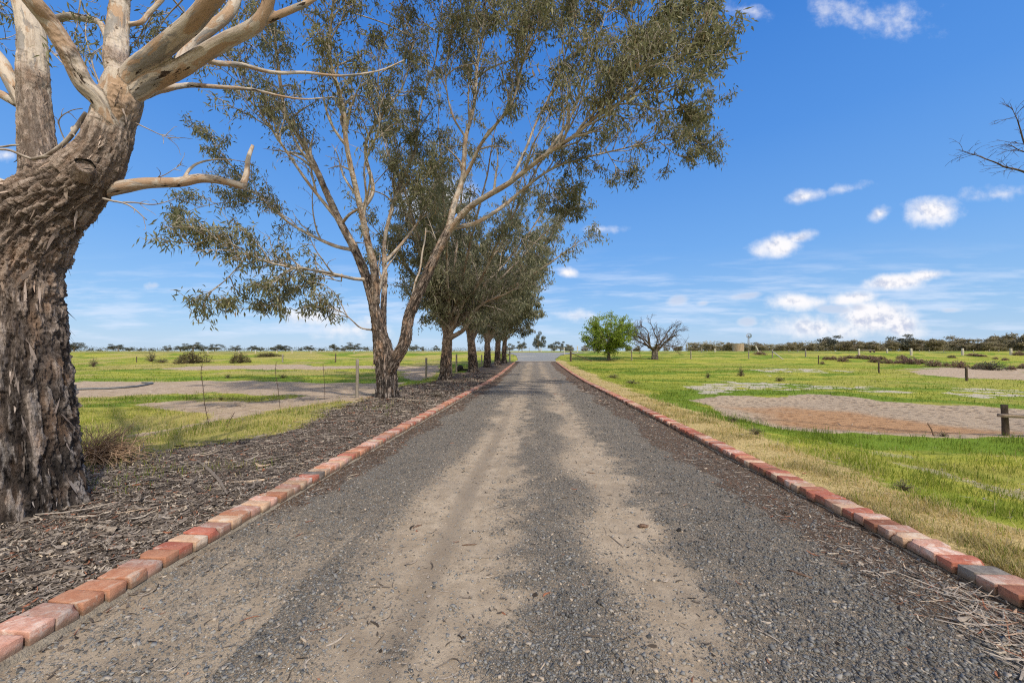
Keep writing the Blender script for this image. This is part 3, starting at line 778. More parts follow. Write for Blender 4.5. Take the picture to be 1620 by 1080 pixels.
# ------------------------------------------------------------------ leaves and twigs
class Leaves:
    """many separate leaf faces kept in one crown mesh"""
    def __init__(s): s.b = []; s.d = []; s.s = []; s.l = []; s.w = []; s.t = []
    def add(s, base, dirs, length, width, tint):
        n = len(base)
        s.b.append(base); s.d.append(unit(dirs)); s.l.append(np.broadcast_to(length, (n,))); s.w.append(np.broadcast_to(width, (n,))); s.t.append(np.broadcast_to(tint, (n,)))
    def spray(s, P, n, spread, length, width, droop=.8, tint0=.5, r=rng):
        """leaves round the polyline P"""
        P = np.asarray(P)
        k = r.integers(0, len(P) - 1, n); f = r.random((n, 1))
        base = P[k] * (1 - f) + P[k + 1] * f + r.normal(0, spread, (n, 3)) * np.array([1, 1, .8])
        d = r.normal(0, .62, (n, 3)); d[:, 2] -= droop
        s.add(base, d, length * r.uniform(.65, 1.35, n), width * r.uniform(.7, 1.3, n), np.clip(tint0 + r.normal(0, .2, n), 0, 1))
    def build(s, name, mat, parent=None, origin=(0, 0, 0), fold=.25):
        b = np.vstack(s.b) - np.asarray(origin); d = np.vstack(s.d); l = np.concatenate(s.l)[:, None]; w = np.concatenate(s.w)[:, None]; t = np.concatenate(s.t)
        n = len(b); r = np.random.default_rng(3)
        side = unit(np.cross(d, r.normal(0, 1, (n, 3)))); nrm = np.cross(d, side)
        mid = b + d * l * .45 + nrm * w * fold
        tip = b + d * l + np.array([0, 0, -1]) * l * .08
        V = np.stack([b, mid + side * w * .5, tip, mid - side * w * .5], 1).reshape(-1, 3)
        Q = np.arange(n * 4).reshape(-1, 4)
        return mesh(name, V, Q, dict(tint=np.repeat(t, 4)), mat, False, parent)

def limb_path(start, d, length, up=.25, wig=.18, n=8, r=rng, droop_end=0.0):
    P = [np.array(start, float)]; d = unit(d); st = length / n
    wv = r.normal(0, wig, 3)
    for q in range(n):
        wv = wv * .6 + r.normal(0, wig, 3)
        d = unit(d + wv * .5 + np.array([0, 0, up / n * (1 - droop_end * 2 * q / n)]))
        P.append(P[-1] + d * st)
    return np.array(P)

def side_dir(t, ang, r=rng):
    p = unit(np.cross(t, r.normal(0, 1, 3)))
    return unit(np.asarray(t) * math.cos(ang) + p * math.sin(ang))

def foliage_limb(P, rad0, wood, lv, nsec, seclen, spray_n, spread, leaf, tint0, r, start=.3, up=.35, droop=.8, third=4, bias=None, thr=.009, rmin=.006):
    """secondary boughs and twigs with leaf sprays along the limb P"""
    n = len(P)
    for q in range(nsec):
        f = start + (1 - start) * (q + r.random()) / nsec
        x = f * (n - 1); i0 = min(int(x), n - 2); p = P[i0] * (1 - (x - i0)) + P[i0 + 1] * (x - i0)
        t = unit(P[min(i0 + 1, n - 1)] - P[i0])
        d = side_dir(t, r.uniform(.35, .95), r); d = d + np.array([0, 0, .25])
        if bias is not None: d = d + bias
        ln = seclen * r.uniform(.55, 1.25) * (1.15 - .45 * f)
        S = limb_path(p, d, ln, up, .22, 7, r, .3)
        r1 = max(rad0 * (1 - f) * .5 + .012, .012)
        wood.tube(S, np.linspace(r1, rmin, len(S)), 5, False, rough=.0)
        for e in range(third):
            g = .25 + .75 * (e + r.random()) / third
            y = g * (len(S) - 1); j = min(int(y), len(S) - 2); sp = S[j] + (S[j + 1] - S[j]) * (y - j)
            dd = side_dir(unit(S[j + 1] - S[j]), r.uniform(.4, 1.1), r)
            tw = limb_path(sp, dd, ln * r.uniform(.25, .5), -.25, .3, 5, r)
            wood.tube(tw, np.linspace(thr, .0035, len(tw)), 4, False, rough=.0)
            tt = tint0 + r.normal(0, .13)
            lv.spray(tw[1:], int(spray_n * r.uniform(.5, 1.4)), spread, leaf[0], leaf[1], droop, tt, r)
        lv.spray(S[-3:], int(spray_n * .8), spread, leaf[0], leaf[1], droop, tint0 + r.normal(0, .13), r)

def remeshed(mb, voxel, smooth_it=1):
    """fuse overlapping limbs into one skin; returns vertices, quads and, per vertex, stem coordinates"""
    V = np.vstack(mb.V)
    F = [np.vstack(mb.Q)] + ([np.vstack(mb.T)] if mb.T else [])
    o = mesh('skin', V, F)
    md = o.modifiers.new('r', 'REMESH'); md.mode = 'VOXEL'; md.voxel_size = voxel; md.use_smooth_shade = True
    if smooth_it:
        s_ = o.modifiers.new('s', 'SMOOTH'); s_.iterations = smooth_it; s_.factor = .5
    dg = bpy.context.evaluated_depsgraph_get(); dg.update()
    me = bpy.data.meshes.new_from_object(o.evaluated_get(dg))
    nv = len(me.vertices); co = np.zeros(nv * 3, np.float32); me.vertices.foreach_get('co', co); co = co.reshape(-1, 3).astype(float)
    nr_ = np.zeros(nv * 3, np.float32); me.vertex_normals.foreach_get('vector', nr_); nr_ = nr_.reshape(-1, 3).astype(float)
    q = np.array([list(p.vertices) for p in me.polygons if len(p.vertices) == 4], np.int32)
    t = np.array([list(p.vertices) for p in me.polygons if len(p.vertices) == 3], np.int32).reshape(-1, 3)
    bpy.data.objects.remove(o); bpy.data.meshes.remove(me)
    return co, nr_, q, t

def stem_coords(co, stems):
    """nearest stem: (bk vector, rough, stem radius)"""
    best = np.full(len(co), 1e9); bk = np.zeros((len(co), 3)); ro = np.zeros(len(co)); rad = np.zeros(len(co))
    for si, (P, Rr, ro_) in enumerate(stems):
        s0 = si * 7.3
        t = unit(np.gradient(P, axis=0)); ref = np.array([.31, .9, .2])
        for a in range(len(P) - 1):
            e = P[a + 1] - P[a]; L = np.linalg.norm(e) + 1e-9
            w_ = co - P[a]; f = np.clip(w_ @ e / L ** 2, 0, 1)
            c = P[a] + f[:, None] * e; dv = co - c; rr_ = Rr[a] + (Rr[a + 1] - Rr[a]) * f
            d = np.linalg.norm(dv, axis=1) - rr_
            mk = d < best
            if mk.any():
                best[mk] = d[mk]
                ax = e / L; u_ = unit(np.cross(ax, ref)); v_ = np.cross(ax, u_)
                bk[mk] = np.stack([dv[mk] @ u_ , dv[mk] @ v_, s0 + f[mk] * L], 1)
                ro[mk] = (ro_[a] + (ro_[a + 1] - ro_[a]) * f)[mk]; rad[mk] = rr_[mk]
            s0 += L
    return bk, ro, rad

def trunk_mesh(name, stems, voxel, parent, origin, mat, amp=.03, sides=14, flakes=0, seed=1, ground=None, flare=.0, fl=(.05, .16)):
    mb = MB()
    for (P, Rr, ro) in stems: mb.tube(P, Rr, sides)
    co, nrm, q, t = remeshed(mb, voxel)
    bk, ro, rad = stem_coords(co, stems)
    gz = ground if ground is not None else co[:, 2].min()
    ht = co[:, 2] - gz
    pv = bk * np.array([1, 1, .27])
    a = fbm(bk * np.array([1, 1, .17]) * 14 + seed, 6, seed, .62); b = fbm(pv * 42 + seed, 4, seed + 3, .6)
    lum = fbm(bk * np.array([1, 1, .6]) * 4 + seed, 3, seed + 6)
    ridge = 1 - 2 * np.abs(a)
    k_ = np.clip(ro * 1.1, .0, 1) * np.clip(rad / .25, .25, 1.2)
    disp = amp * k_ * (-.9 * np.clip(ridge - .45, 0, 1) * 1.6 + .55 * b + .2) + (.05 * lum) * np.clip(rad, .02, .4) * 1.2
    if flare:
        th = np.arctan2(bk[:, 1], bk[:, 0])
        disp = disp + flare * np.exp(-np.clip(ht, 0, 9) / .22) * (.7 + .5 * np.sin(th * 5 + seed) + .3 * np.sin(th * 8 + 2))
    cav_ = np.clip(ridge - .5, 0, 1) * 2 * np.clip(ro * 1.3 - .1, 0, 1)
    co2 = co + nrm * disp[:, None]
    V = [co2]; F = [q]; nb = len(co2)
    att = dict(bk=[bk], rough=[ro], ht=[ht], cav=[cav_])
    Tt = [t] if len(t) else []
    if flakes:
        r = np.random.default_rng(seed + 40)
        pr = (ro > .35) & (rad > .04); ids = r.choice(np.where(pr)[0], flakes)
        # stem direction
        dirs = np.zeros((flakes, 3)); best = np.full(flakes, 1e9)
        for (P, Rr, _) in stems:
            for a_ in range(len(P) - 1):
                d = np.linalg.norm(co[ids] - (P[a_] + P[a_ + 1]) / 2, axis=1) - Rr[a_]
                mk = d < best; best[mk] = d[mk]; dirs[mk] = unit(P[a_ + 1] - P[a_])
        nn = nrm[ids]; p0 = co2[ids] - nn * .006
        sgn = np.where(r.random(flakes) < .75, -1, 1)[:, None]
        dd = unit(dirs * sgn + nn * r.uniform(.04, .26, (flakes, 1)) + r.normal(0, .18, (flakes, 3)))
        sd_ = unit(np.cross(dd, nn)); L = r.uniform(fl[0], fl[1], (flakes, 1)) * np.clip(rad[ids] / .22, .35, 1.25)[:, None]; W = L * r.uniform(.035, .10, (flakes, 1))
        curl = nn * r.uniform(-.1, .22, (flakes, 1)) * L
        q0 = p0 - sd_ * W; q1 = p0 + sd_ * W; q2 = p0 + dd * L * .55 + sd_ * W * .9 + curl * .3; q3 = p0 + dd * L * .55 - sd_ * W * .8 + curl * .3; q4 = p0 + dd * L + curl + sd_ * W * r.normal(0, .5, (flakes, 1))
        FV = np.stack([q0, q1, q2, q3, q4], 1).reshape(-1, 3); i5 = np.arange(flakes)[:, None] * 5 + nb
        F.append(np.hstack([i5, i5 + 1, i5 + 2, i5 + 3])); Tt.append(np.hstack([i5 + 3, i5 + 2, i5 + 4]))
        V.append(FV); att['bk'].append(np.repeat(bk[ids] + r.normal(0, .05, (flakes, 3)), 5, 0)); att['rough'].append(np.repeat(np.clip(ro[ids] + .2, 0, 1), 5)); att['ht'].append(np.repeat(ht[ids], 5)); att['cav'].append(np.repeat(r.uniform(0, .45, flakes), 5))
    V = np.vstack(V) - np.asarray(origin)
    return mesh(name, V, [np.vstack(F)] + ([np.vstack(Tt)] if Tt else []), {k_: np.concatenate(v_) for k_, v_ in att.items()}, mat, True, parent)

def px_stem(pts, r0, r1, rough0, rough1, per=6, wig=0.0, seed=0, ease=1.0):
    """pts: (px, py, depth) samples measured on the tree"""
    P = smoothline([at(*p) for p in pts], per)
    if wig: P = wiggle(P, wig, 1.6, seed)
    f = np.linspace(0, 1, len(P))
    return (P, r0 + (r1 - r0) * f ** ease, rough0 + (rough1 - rough0) * f)

# ------------------------------------------------------------------ the big gum beside the camera
D0 = 3.5
base1 = at(40, 826, D0); gz1 = float(H(base1[0], base1[1])); base1[2] = gz1
root1 = empty('gum_tree', base1, 'huge old gum with thick shaggy bark and pale bare limbs, nearest tree on the left', 'tree', 'gum trees lining the drive')
tr_pts = [at(34, 860, D0), at(38, 800, D0), at(33, 700, D0), at(27, 600, D0), at(22, 500, D0), at(22, 440, D0), at(34, 390, D0), at(62, 340, D0), at(100, 308, D0), at(138, 276, D0), at(166, 236, D0), at(178, 195, D0), at(192, 152, D0), at(196, 120, D0)]
P = smoothline(tr_pts, 5)
rads = np.interp(np.linspace(0, 13, len(P)), range(14), [.40, .375, .365, .345, .325, .315, .315, .30, .26, .215, .175, .155, .15, .12])
rough = np.interp(np.linspace(0, 13, len(P)), range(14), [1, 1, 1, 1, 1, 1, 1, .95, .9, .85, .72, .55, .40, .3])
stems1 = [(P, rads, rough)]
stems1.append(px_stem([(36, 390, 3.55), (58, 320, 3.6), (64, 280, 3.65), (60, 233, 3.7), (55, 167, 3.75), (52, 100, 3.8), (50, 50, 3.85), (38, 0, 3.9), (25, -60, 4.0)], .20, .085, .9, .12, 5, ease=.5))
stems1.append(px_stem([(178, 195, 3.45), (160, 160, 3.38), (133, 133, 3.3), (110, 87, 3.22), (80, 37, 3.12), (50, 0, 3.0), (5, -60, 2.9)], .085, .06, .42, .3))
stems1.append(px_stem([(194, 140, 3.55), (184, 105, 3.62), (185, 67, 3.7), (188, 33, 3.75), (190, 0, 3.8), (192, -60, 3.9)], .10, .07, .42, .34))
stems1.append(px_stem([(194, 150, 3.5), (213, 112, 3.45), (240, 90, 3.38), (273, 63, 3.3), (307, 33, 3.2), (335, 0, 3.1), (380, -50, 3.0)], .085, .058, .3, .02))
stems1.append(px_stem([(196, 160, 3.52), (240, 130, 3.5), (283, 110, 3.46), (320, 87, 3.42), (360, 63, 3.4), (400, 43, 3.38), (420, 17, 3.36), (432, -30, 3.3)], .082, .045, .35, .0))
stems1.append(px_stem([(283, 112, 3.5), (300, 73, 3.6), (327, 50, 3.7), (360, 23, 3.8), (374, -5, 3.9), (380, -50, 4.0)], .055, .045, .1, .0))
stems1.append(px_stem([(404, 40, 3.38), (433, 27, 3.4), (467, 13, 3.45), (493, 0, 3.5), (540, -40, 3.6)], .034, .022, 0, 0))
stems1.append(px_stem([(205, 158, 3.5), (230, 150, 3.55), (260, 141, 3.65), (300, 135, 3.8), (350, 138, 3.95), (400, 142, 4.1), (443, 152, 4.25), (483, 157, 4.4), (530, 153, 4.5)], .05, .007, .5, .0, ease=.55))
stems1.append(px_stem([(320, 92, 3.5), (343, 100, 3.55), (383, 103, 3.7), (433, 115, 3.9), (483, 115, 4.1), (540, 120, 4.35), (600, 112, 4.6), (640, 95, 4.8)], .028, .008, .0, .0))
stems1.append(px_stem([(110, 315, 3.5), (160, 302, 3.55), (200, 295, 3.6), (233, 290, 3.66), (283, 288, 3.75), (317, 282, 3.82), (350, 285, 3.9), (386, 295, 3.95)], .066, .036, .3, .0, wig=.015, seed=4))
stems1.append(px_stem([(384, 294, 3.95), (390, 275, 3.98), (393, 250, 4.0), (400, 230, 4.05)], .034, .016, 0, 0))
stems1.append(px_stem([(290, 284, 3.76), (300, 268, 3.8), (317, 257, 3.84), (350, 252, 3.9), (393, 258, 4.0), (430, 275, 4.1)], .016, .004, .1, .0))
stems1.append(px_stem([(58, 190, 3.75), (30, 150, 3.78), (12, 118, 3.8), (0, 95, 3.85), (-30, 60, 3.9)], .07, .05, .2, .05))
stems1.append(px_stem([(55, 180, 3.75), (18, 158, 3.8), (-10, 145, 3.9), (-60, 130, 4.0)], .045, .04, .2, .05))
stems1.append(px_stem([(60, 350, 3.45), (30, 310, 3.4), (0, 296, 3.35), (-40, 280, 3.3)], .10, .07, .8, .3))
stems1.append(px_stem([(186, 118, 3.62), (162, 42, 3.9), (135, 30, 3.95), (110, 26, 4.0), (92, 30, 4.02)], .028, .036, .1, .0))
stems1.append(px_stem([(190, 40, 3.75), (222, 36, 3.8), (235, 22, 3.85), (258, -2, 3.9)], .022, .02, .1, .0))
# knot where a limb was lost
kn = [at(140, 262, 3.36), at(134, 257, 3.22)]
stems1.append((smoothline([at(128, 285, 3.45), at(134, 262, 3.28)], 4), np.array([.10, .10, .09, .075, .062]), np.full(5, .5)))
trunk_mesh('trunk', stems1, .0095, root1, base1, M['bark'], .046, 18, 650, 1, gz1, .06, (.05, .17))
# black hollow on the stub
kh = MB(); c0 = at(135, 259, 3.275); nv = unit(EYE - c0)
u_ = unit(np.cross(nv, [0, 0, 1])); v_ = np.cross(u_, nv)
a = np.linspace(0, 2 * math.pi, 18, endpoint=False)
rim = np.array([c0 + nv * (.004 + .01 * math.sin(3 * q)) + (u_ * math.cos(q) * .062 + v_ * math.sin(q) * .042) * (1 + .12 * math.sin(4 * q)) for q in a])
inn = np.array([c0 - nv * .03 + (u_ * math.cos(q) * .045 + v_ * math.sin(q) * .028) for q in a])
i = np.arange(18); VV = np.vstack([rim, inn, c0 - nv * .05]); kh.add(VV, np.stack([i, (i + 1) % 18, 18 + (i + 1) % 18, 18 + i], 1), np.stack([18 + i, 18 + (i + 1) % 18, np.full(18, 36)], 1))
kh.build('knot_hole', M['burnt'], root1, True, base1)
def link_up(wood, stems, p, r1, minr=.012):
    """join a bough that starts at p to the nearest limb"""
    A_ = np.vstack([s_[0] for s_ in stems[1:]]); rad_ = np.concatenate([s_[1] for s_ in stems[1:]])
    j = np.argmin(np.linalg.norm(A_ - p, axis=1) + .35 * np.maximum(A_[:, 2] - p[2], 0)); a_ = A_[j]
    L_ = smoothline([a_, a_ * .6 + p * .4 + [0, 0, .12], p], 5)
    wood.tube(L_, np.linspace(max(min(rad_[j] * .6, r1 * 1.8), r1), r1, len(L_)), 5, True, rough=.0)
wood = MB(); lv = Leaves(); r = np.random.default_rng(11)
def px_twigs(wood, pts, r0, r1, kids=0, seed=0, klen=.25, leaves=0, lv=None, leafsz=(.075, .017), tint=.45, spread=.06):
    rr_ = np.random.default_rng(seed + 500)
    P = wiggle(smoothline([at(*p) for p in pts], 6), .02, 3, seed)
    wood.tube(P, np.linspace(r0, r1, len(P)), 6, True, rough=.05)
    for q in range(kids):
        i0 = int(rr_.uniform(.2, .98) * (len(P) - 1)); t = unit(P[min(i0 + 1, len(P) - 1)] - P[i0 - 1])
        S = limb_path(P[i0], side_dir(t, rr_.uniform(.4, 1.1), rr_), klen * rr_.uniform(.5, 1.4), .1, .35, 6, rr_)
        wood.tube(S, np.linspace(max(r1, .004), .0018, len(S)), 4, False, rough=.05)
        if leaves: lv.spray(S[1:], int(leaves * rr_.uniform(.5, 1.5)), spread, leafsz[0], leafsz[1], .7, tint, rr_)
px_twigs(wood, [(163, 314, 3.45), (200, 322, 3.5), (233, 348, 3.55)], .011, .004, 2, 1, .12)
px_twigs(wood, [(195, 320, 3.5), (240, 322, 3.55), (283, 309, 3.6)], .008, .003, 3, 2, .14)
px_twigs(wood, [(215, 195, 3.5), (250, 212, 3.55), (275, 222, 3.6)], .006, .0015, 6, 3, .16)
px_twigs(wood, [(52, 252, 3.5), (85, 240, 3.45), (112, 215, 3.45), (136, 178, 3.5)], .016, .018, 3, 4, .15)
px_twigs(wood, [(50, 252, 3.5), (20, 238, 3.45), (0, 236, 3.4), (-20, 235, 3.4)], .012, .008, 2, 5, .2)
px_twigs(wood, [(105, 228, 3.5), (95, 195, 3.5), (112, 178, 3.5), (130, 172, 3.5)], .006, .003, 4, 6, .12)
px_twigs(wood, [(-20, 230, 3.5), (0, 231, 3.5), (30, 231, 3.5)], .009, .009, 0, 7)
px_twigs(wood, [(240, 284, 3.68), (262, 275, 3.7), (290, 258, 3.75)], .006, .002, 5, 8, .12)
px_twigs(wood, [(165, 150, 3.6), (150, 110, 3.7), (135, 60, 3.8), (140, 20, 3.9)], .008, .004, 9, 9, .35, 16, lv, tint=.5)
px_twigs(wood, [(118, 120, 3.7), (95, 95, 3.75), (82, 80, 3.8)], .007, .003, 4, 10, .2, 8, lv)
# leafy twigs hanging from limbs above the frame
for (pts, kd, nl_) in [([(250, -60, 4.0), (245, 10, 4.1), (225, 50, 4.2), (212, 75, 4.2)], 12, 20), ([(320, -60, 4.1), (290, 0, 4.2), (262, 30, 4.3), (245, 60, 4.3)], 12, 20),
                      ([(120, -60, 4.2), (125, 0, 4.2), (122, 40, 4.2), (118, 60, 4.2)], 9, 16), ([(-30, -40, 4.0), (0, 5, 4.0), (14, 20, 4.0)], 7, 14),
                      ([(-30, 70, 4.2), (0, 62, 4.2), (18, 62, 4.2)], 4, 4), ([(300, 30, 4.6), (290, 70, 4.7), (272, 100, 4.8)], 9, 16), ([(420, -30, 4.6), (400, 20, 4.8), (372, 50, 4.9)], 10, 20)]:
    link_up(wood, stems1, at(*pts[0]), .010); px_twigs(wood, pts, .010, .003, kd, int(pts[1][0]) + 900, .34, nl_, lv, tint=.5)
# the upper crown above the frame
for q in range(10):
    b_ = at(r.uniform(-150, 420), r.uniform(-420, -160), r.uniform(4.4, 6.0)); link_up(wood, stems1, b_, .03)
    S = limb_path(b_, [r.normal(0, .5), r.normal(0, .5), .6], 1.6, .2, .2, 8, r); wood.tube(S, np.linspace(.03, .006, len(S)), 5, False, rough=0)
    foliage_limb(S, .03, wood, lv, 3, .8, 18, .12, (.085, .018), .5, r, .2)
wood.build('branches', M['twig'], root1, True, base1)
lv.build('crown', M['gumleaf'], root1, base1)

# ------------------------------------------------------------------ second gum, forked, arching over the drive
D1 = 11.5
b2 = gnd(613, 629); D1 = float(np.dot(b2 - EYE, _M @ np.array([0, 0, -1.0])))
root2 = empty('gum_tree', b2, 'tall forked gum whose right stem arches over the drive, second along the left kerb', 'tree', 'gum trees lining the drive')
S2 = lambda pts, r0, r1, g0=0., g1=0., **kw: px_stem([(a, b, D1 + c) for a, b, c in pts], r0, r1, g0, g1, **kw)
P = smoothline([at(612, 640, D1), at(612, 610, D1), at(611, 585, D1), at(609, 560, D1), at(603, 530, D1), at(600, 512, D1)], 5)
stems2 = [(P, np.interp(np.linspace(0, 1, len(P)), [0, .2, .55, .8, 1], [.40, .36, .345, .24, .12]), np.linspace(1, .85, len(P)))]
limbs2 = {}
def L2(name, *a, **k): limbs2[name] = S2(*a, **k); stems2.append(limbs2[name])
L2('A', [(602, 575, 0), (599, 530, 0), (592, 485, 0), (580, 440, .1), (561, 394, .3), (540, 355, .5), (517, 306, .8), (494, 254, 1.2), (473, 218, 1.5), (452, 181, 1.8), (444, 135, 2.0), (437, 78, 2.2), (432, 20, 2.4), (425, -60, 2.6)], .26, .035, .8, 0, ease=.6)
L2('A2', [(594, 480, 0), (592, 425, -.2), (582, 384, -.4), (571, 332, -.6), (561, 290, -.8), (548, 228, -1.1), (543, 171, -1.3), (530, 124, -1.5), (520, 78, -1.7), (525, 30, -1.9), (530, -40, -2.2)], .17, .03, .6, 0, ease=.6)
L2('A3', [(583, 442, .1), (561, 441, -.3), (530, 434, -.7), (499, 428, -1.1), (457, 422, -1.5), (421, 414, -1.8), (380, 399, -2.1), (330, 380, -2.4)], .07, .012, .2, 0)
L2('A4', [(562, 396, .3), (530, 389, .8), (494, 373, 1.3), (457, 352, 1.7), (421, 321, 2.1), (395, 300, 2.4), (360, 285, 2.8)], .08, .012, .2, 0)
L2('A5', [(548, 365, .5), (520, 330, .4), (488, 290, .2), (450, 235, 0), (420, 190, -.2), (390, 150, -.4), (360, 90, -.6)], .075, .014, .1, 0)
L2('A6', [(571, 335, -.6), (590, 300, -.3), (579, 249, 0), (583, 215, .2), (613, 171, .5), (640, 130, .8), (655, 60, 1.0)], .085, .018, .1, 0)
L2('A7', [(540, 355, .5), (552, 340, .2), (578, 318, 0), (577, 260, -.3), (600, 200, -.6), (598, 130, -.9), (612, 50, -1.2)], .06, .016, .1, 0)
L2('M', [(606, 560, 0), (606, 520, .1), (607, 480, .35), (609, 440, .9), (608, 384, 1.4), (618, 337, 1.9), (632, 290, 2.3), (655, 240, 2.6), (665, 170, 3.0), (690, 90, 3.3), (700, 0, 3.6)], .17, .025, .7, 0, ease=.55)
L2('M2', [(609, 415, 1.1), (640, 380, 1.6), (668, 340, 2.0), (690, 290, 2.4), (700, 230, 2.8)], .07, .014, .1, 0)
L2('B', [(610, 598, -.05), (624, 572, -.15), (641, 540, -.2), (647, 501, -.2), (664, 460, -.2), (682, 420, -.2), (697, 388, -.2), (711, 362, -.2)], .23, .15, .95, .5, ease=.8)
L2('B1', [(709, 366, -.2), (719, 321, .1), (732, 280, .4), (737, 218, .8), (750, 166, 1.1), (755, 104, 1.4), (763, 52, 1.7), (768, 0, 1.9), (775, -60, 2.1)], .125, .03, .4, 0, ease=.8)
L2('B2', [(708, 368, -.2), (738, 332, -.5), (769, 311, -.9), (805, 290, -1.3), (831, 270, -1.6), (873, 238, -2.1), (909, 215, -2.5), (940, 187, -2.8), (982, 161, -3.1), (1013, 135, -3.3), (1060, 100, -3.5)], .125, .02, .4, 0, ease=.8)
L2('B3', [(712, 362, -.2), (754, 352, .1), (795, 327, .4), (826, 301, .7), (868, 270, 1.0), (909, 254, 1.3), (982, 236, 1.6), (1040, 222, 1.8), (1085, 215, 2.0)], .085, .014, .2, 0)
L2('B4', [(730, 290, .35), (745, 262, .2), (761, 228, -.1), (785, 197, -.4), (811, 161, -.7), (826, 104, -1.0), (837, 67, -1.2), (850, 0, -1.4)], .075, .02, .0, 0)
L2('B5', [(860, 248, -2.0), (885, 215, -2.0), (905, 180, -2.0), (925, 130, -2.0), (940, 80, -2.0), (960, 20, -2.0)], .05, .014, 0, 0)
L2('B6', [(805, 292, -1.3), (830, 240, -1.0), (850, 190, -.8), (880, 130, -.6), (900, 60, -.4), (905, -10, -.2)], .055, .014, 0, 0)
L2('B7', [(940, 188, -2.8), (985, 120, -2.6), (1030, 60, -2.4), (1075, 20, -2.2)], .04, .012, 0, 0)
L2('B8', [(738, 220, .8), (715, 180, .5), (705, 120, .2), (715, 50, 0), (710, -20, -.2)], .045, .014, 0, 0)
L2('stub', [(640, 545, -.1), (655, 455, -.1), (664, 428, .3), (668, 400, .4), (672, 380, .5), (674, 360, .6)], .04, .03, .1, 0)
L2('low', [(588, 522, 0), (570, 518, -.3), (555, 505, -.6), (535, 490, -.9), (505, 485, -1.2)], .04, .012, .2, 0)
trunk_mesh('trunk', stems2, .026, root2, b2, M['bark_mid'], .045, 10, 1100, 2, b2[2], .10, (.08, .26))
wood = MB(); lv = Leaves(); r = np.random.default_rng(21)
LEAF = (.19, .043)
cfg = dict(A=(13, 1.35, .42), A2=(12, 1.2, .4), A3=(9, 1.0, .35), A4=(9, 1.1, .35), A5=(9, 1.2, .4), A6=(9, 1.15, .4), A7=(8, 1.15, .4), M=(12, 1.3, .4), M2=(7, 1.1, .3), B1=(12, 1.25, .35), B2=(15, 1.35, .42),
           B3=(13, 1.25, .4), B4=(10, 1.15, .35), B5=(8, 1.1, .3), B6=(9, 1.15, .3), B7=(9, 1.0, .3), B8=(8, 1.05, .3), low=(4, .8, .4))
for nm, (ns, sl_, st0) in cfg.items():
    P_, R_, _ = limbs2[nm]
    foliage_limb(P_, R_[0], wood, lv, int(ns * 1.7), sl_ * 1.5, 11 if nm[0] != 'B' else 14, .11, LEAF, .5, r, min(st0 + .08, .6), .25, .8, 9, thr=.012, rmin=.008, bias=np.array([.15, 0, .1]) if nm in ('B2', 'B3', 'B7') else None)
for nm in ('A', 'A2', 'A3', 'A4', 'A5', 'M', 'B1', 'B2', 'B3', 'B4'):
    P_, R_, _ = limbs2[nm]; foliage_limb(P_, R_[0] * .8, wood, lv, 7, 1.9, 3, .12, LEAF, .5, r, .15, .45, .8, 5, thr=.012, rmin=.009)
# extra boughs above the frame and at the outer ends
for q in range(85):
    px_, py_ = r.uniform(330, 1080), r.uniform(-230, 110)
    b_ = at(px_, py_, D1 + r.uniform(-2.5, 2.5)); link_up(wood, stems2, b_, .022); S = limb_path(b_, [r.normal(0, .6), r.normal(0, .6), .7], 1.7, .1, .2, 8, r)
    wood.tube(S, np.linspace(.022, .006, len(S)), 5, False, rough=0); foliage_limb(S, .02, wood, lv, 6, 1.2, 11, .11, LEAF, .5, r, .1, third=8)
for (pts, ns) in [([(330, 380, -2.4), (300, 385, -2.5), (285, 350, -2.5)], 4), ([(395, 400, -2.0), (360, 440, -2.2), (330, 470, -2.3), (390, 490, -2.4)], 5), ([(470, 425, -1.5), (440, 460, -1.7), (420, 490, -1.8)], 5),
                  ([(540, 445, -.5), (510, 440, -.3), (480, 450, -.2), (460, 470, 0)], 6), ([(1080, 215, 2.0), (1110, 190, 2.0), (1130, 150, 2.0)], 5), ([(1010, 140, -3.3), (1060, 150, -3.3), (1095, 190, -3.2)], 6),
                  ([(1060, 100, -3.5), (1100, 75, -3.5), (1130, 60, -3.5)], 6), ([(1040, 222, 1.8), (1070, 245, 1.8), (1090, 250, 1.8)], 4), ([(420, 321, 2.1), (360, 320, 2.2), (310, 330, 2.3), (285, 345, 2.3)], 6),
                  ([(395, 300, 2.4), (350, 240, 2.4), (320, 200, 2.4)], 6), ([(1085, 215, 2.0), (1105, 225, 2.0), (1122, 245, 2.0)], 6), ([(1075, 25, -2.2), (1110, 15, -2.1), (1140, 40, -2.0)], 6), ([(985, 120, -2.6), (1050, 60, -2.5), (1120, 100, -2.5)], 8), ([(640, 350, 1.5), (660, 300, 1.0), (690, 260, .8)], 6), ([(585, 300, 1.5), (640, 230, 2), (660, 150, 2)], 7), ([(690, 380, 1.5), (670, 330, 2), (640, 290, 2.2)], 6), ([(900, 255, 1.2), (905, 290, 1.2), (900, 320, 1.2)], 5), ([(860, 275, 1.0), (880, 310, 1.0), (905, 340, 1.0)], 6), ([(960, 240, 1.5), (975, 265, 1.5), (985, 280, 1.5)], 4)]:
    P_ = smoothline([at(a, b, D1 + c) for a, b, c in pts], 5); link_up(wood, stems2, P_[0], .02); wood.tube(P_, np.linspace(.02, .007, len(P_)), 5, False, rough=0)
    foliage_limb(P_, .02, wood, lv, int(ns * 1.6), .9, 11, .11, LEAF, .45, r, .1, third=8)
wood.build('branches', M['twig'], root2, True, b2)
lv.build('crown', M['gumleaf'], root2, b2)
print('gum2 leaves', sum(len(q) for q in lv.b))

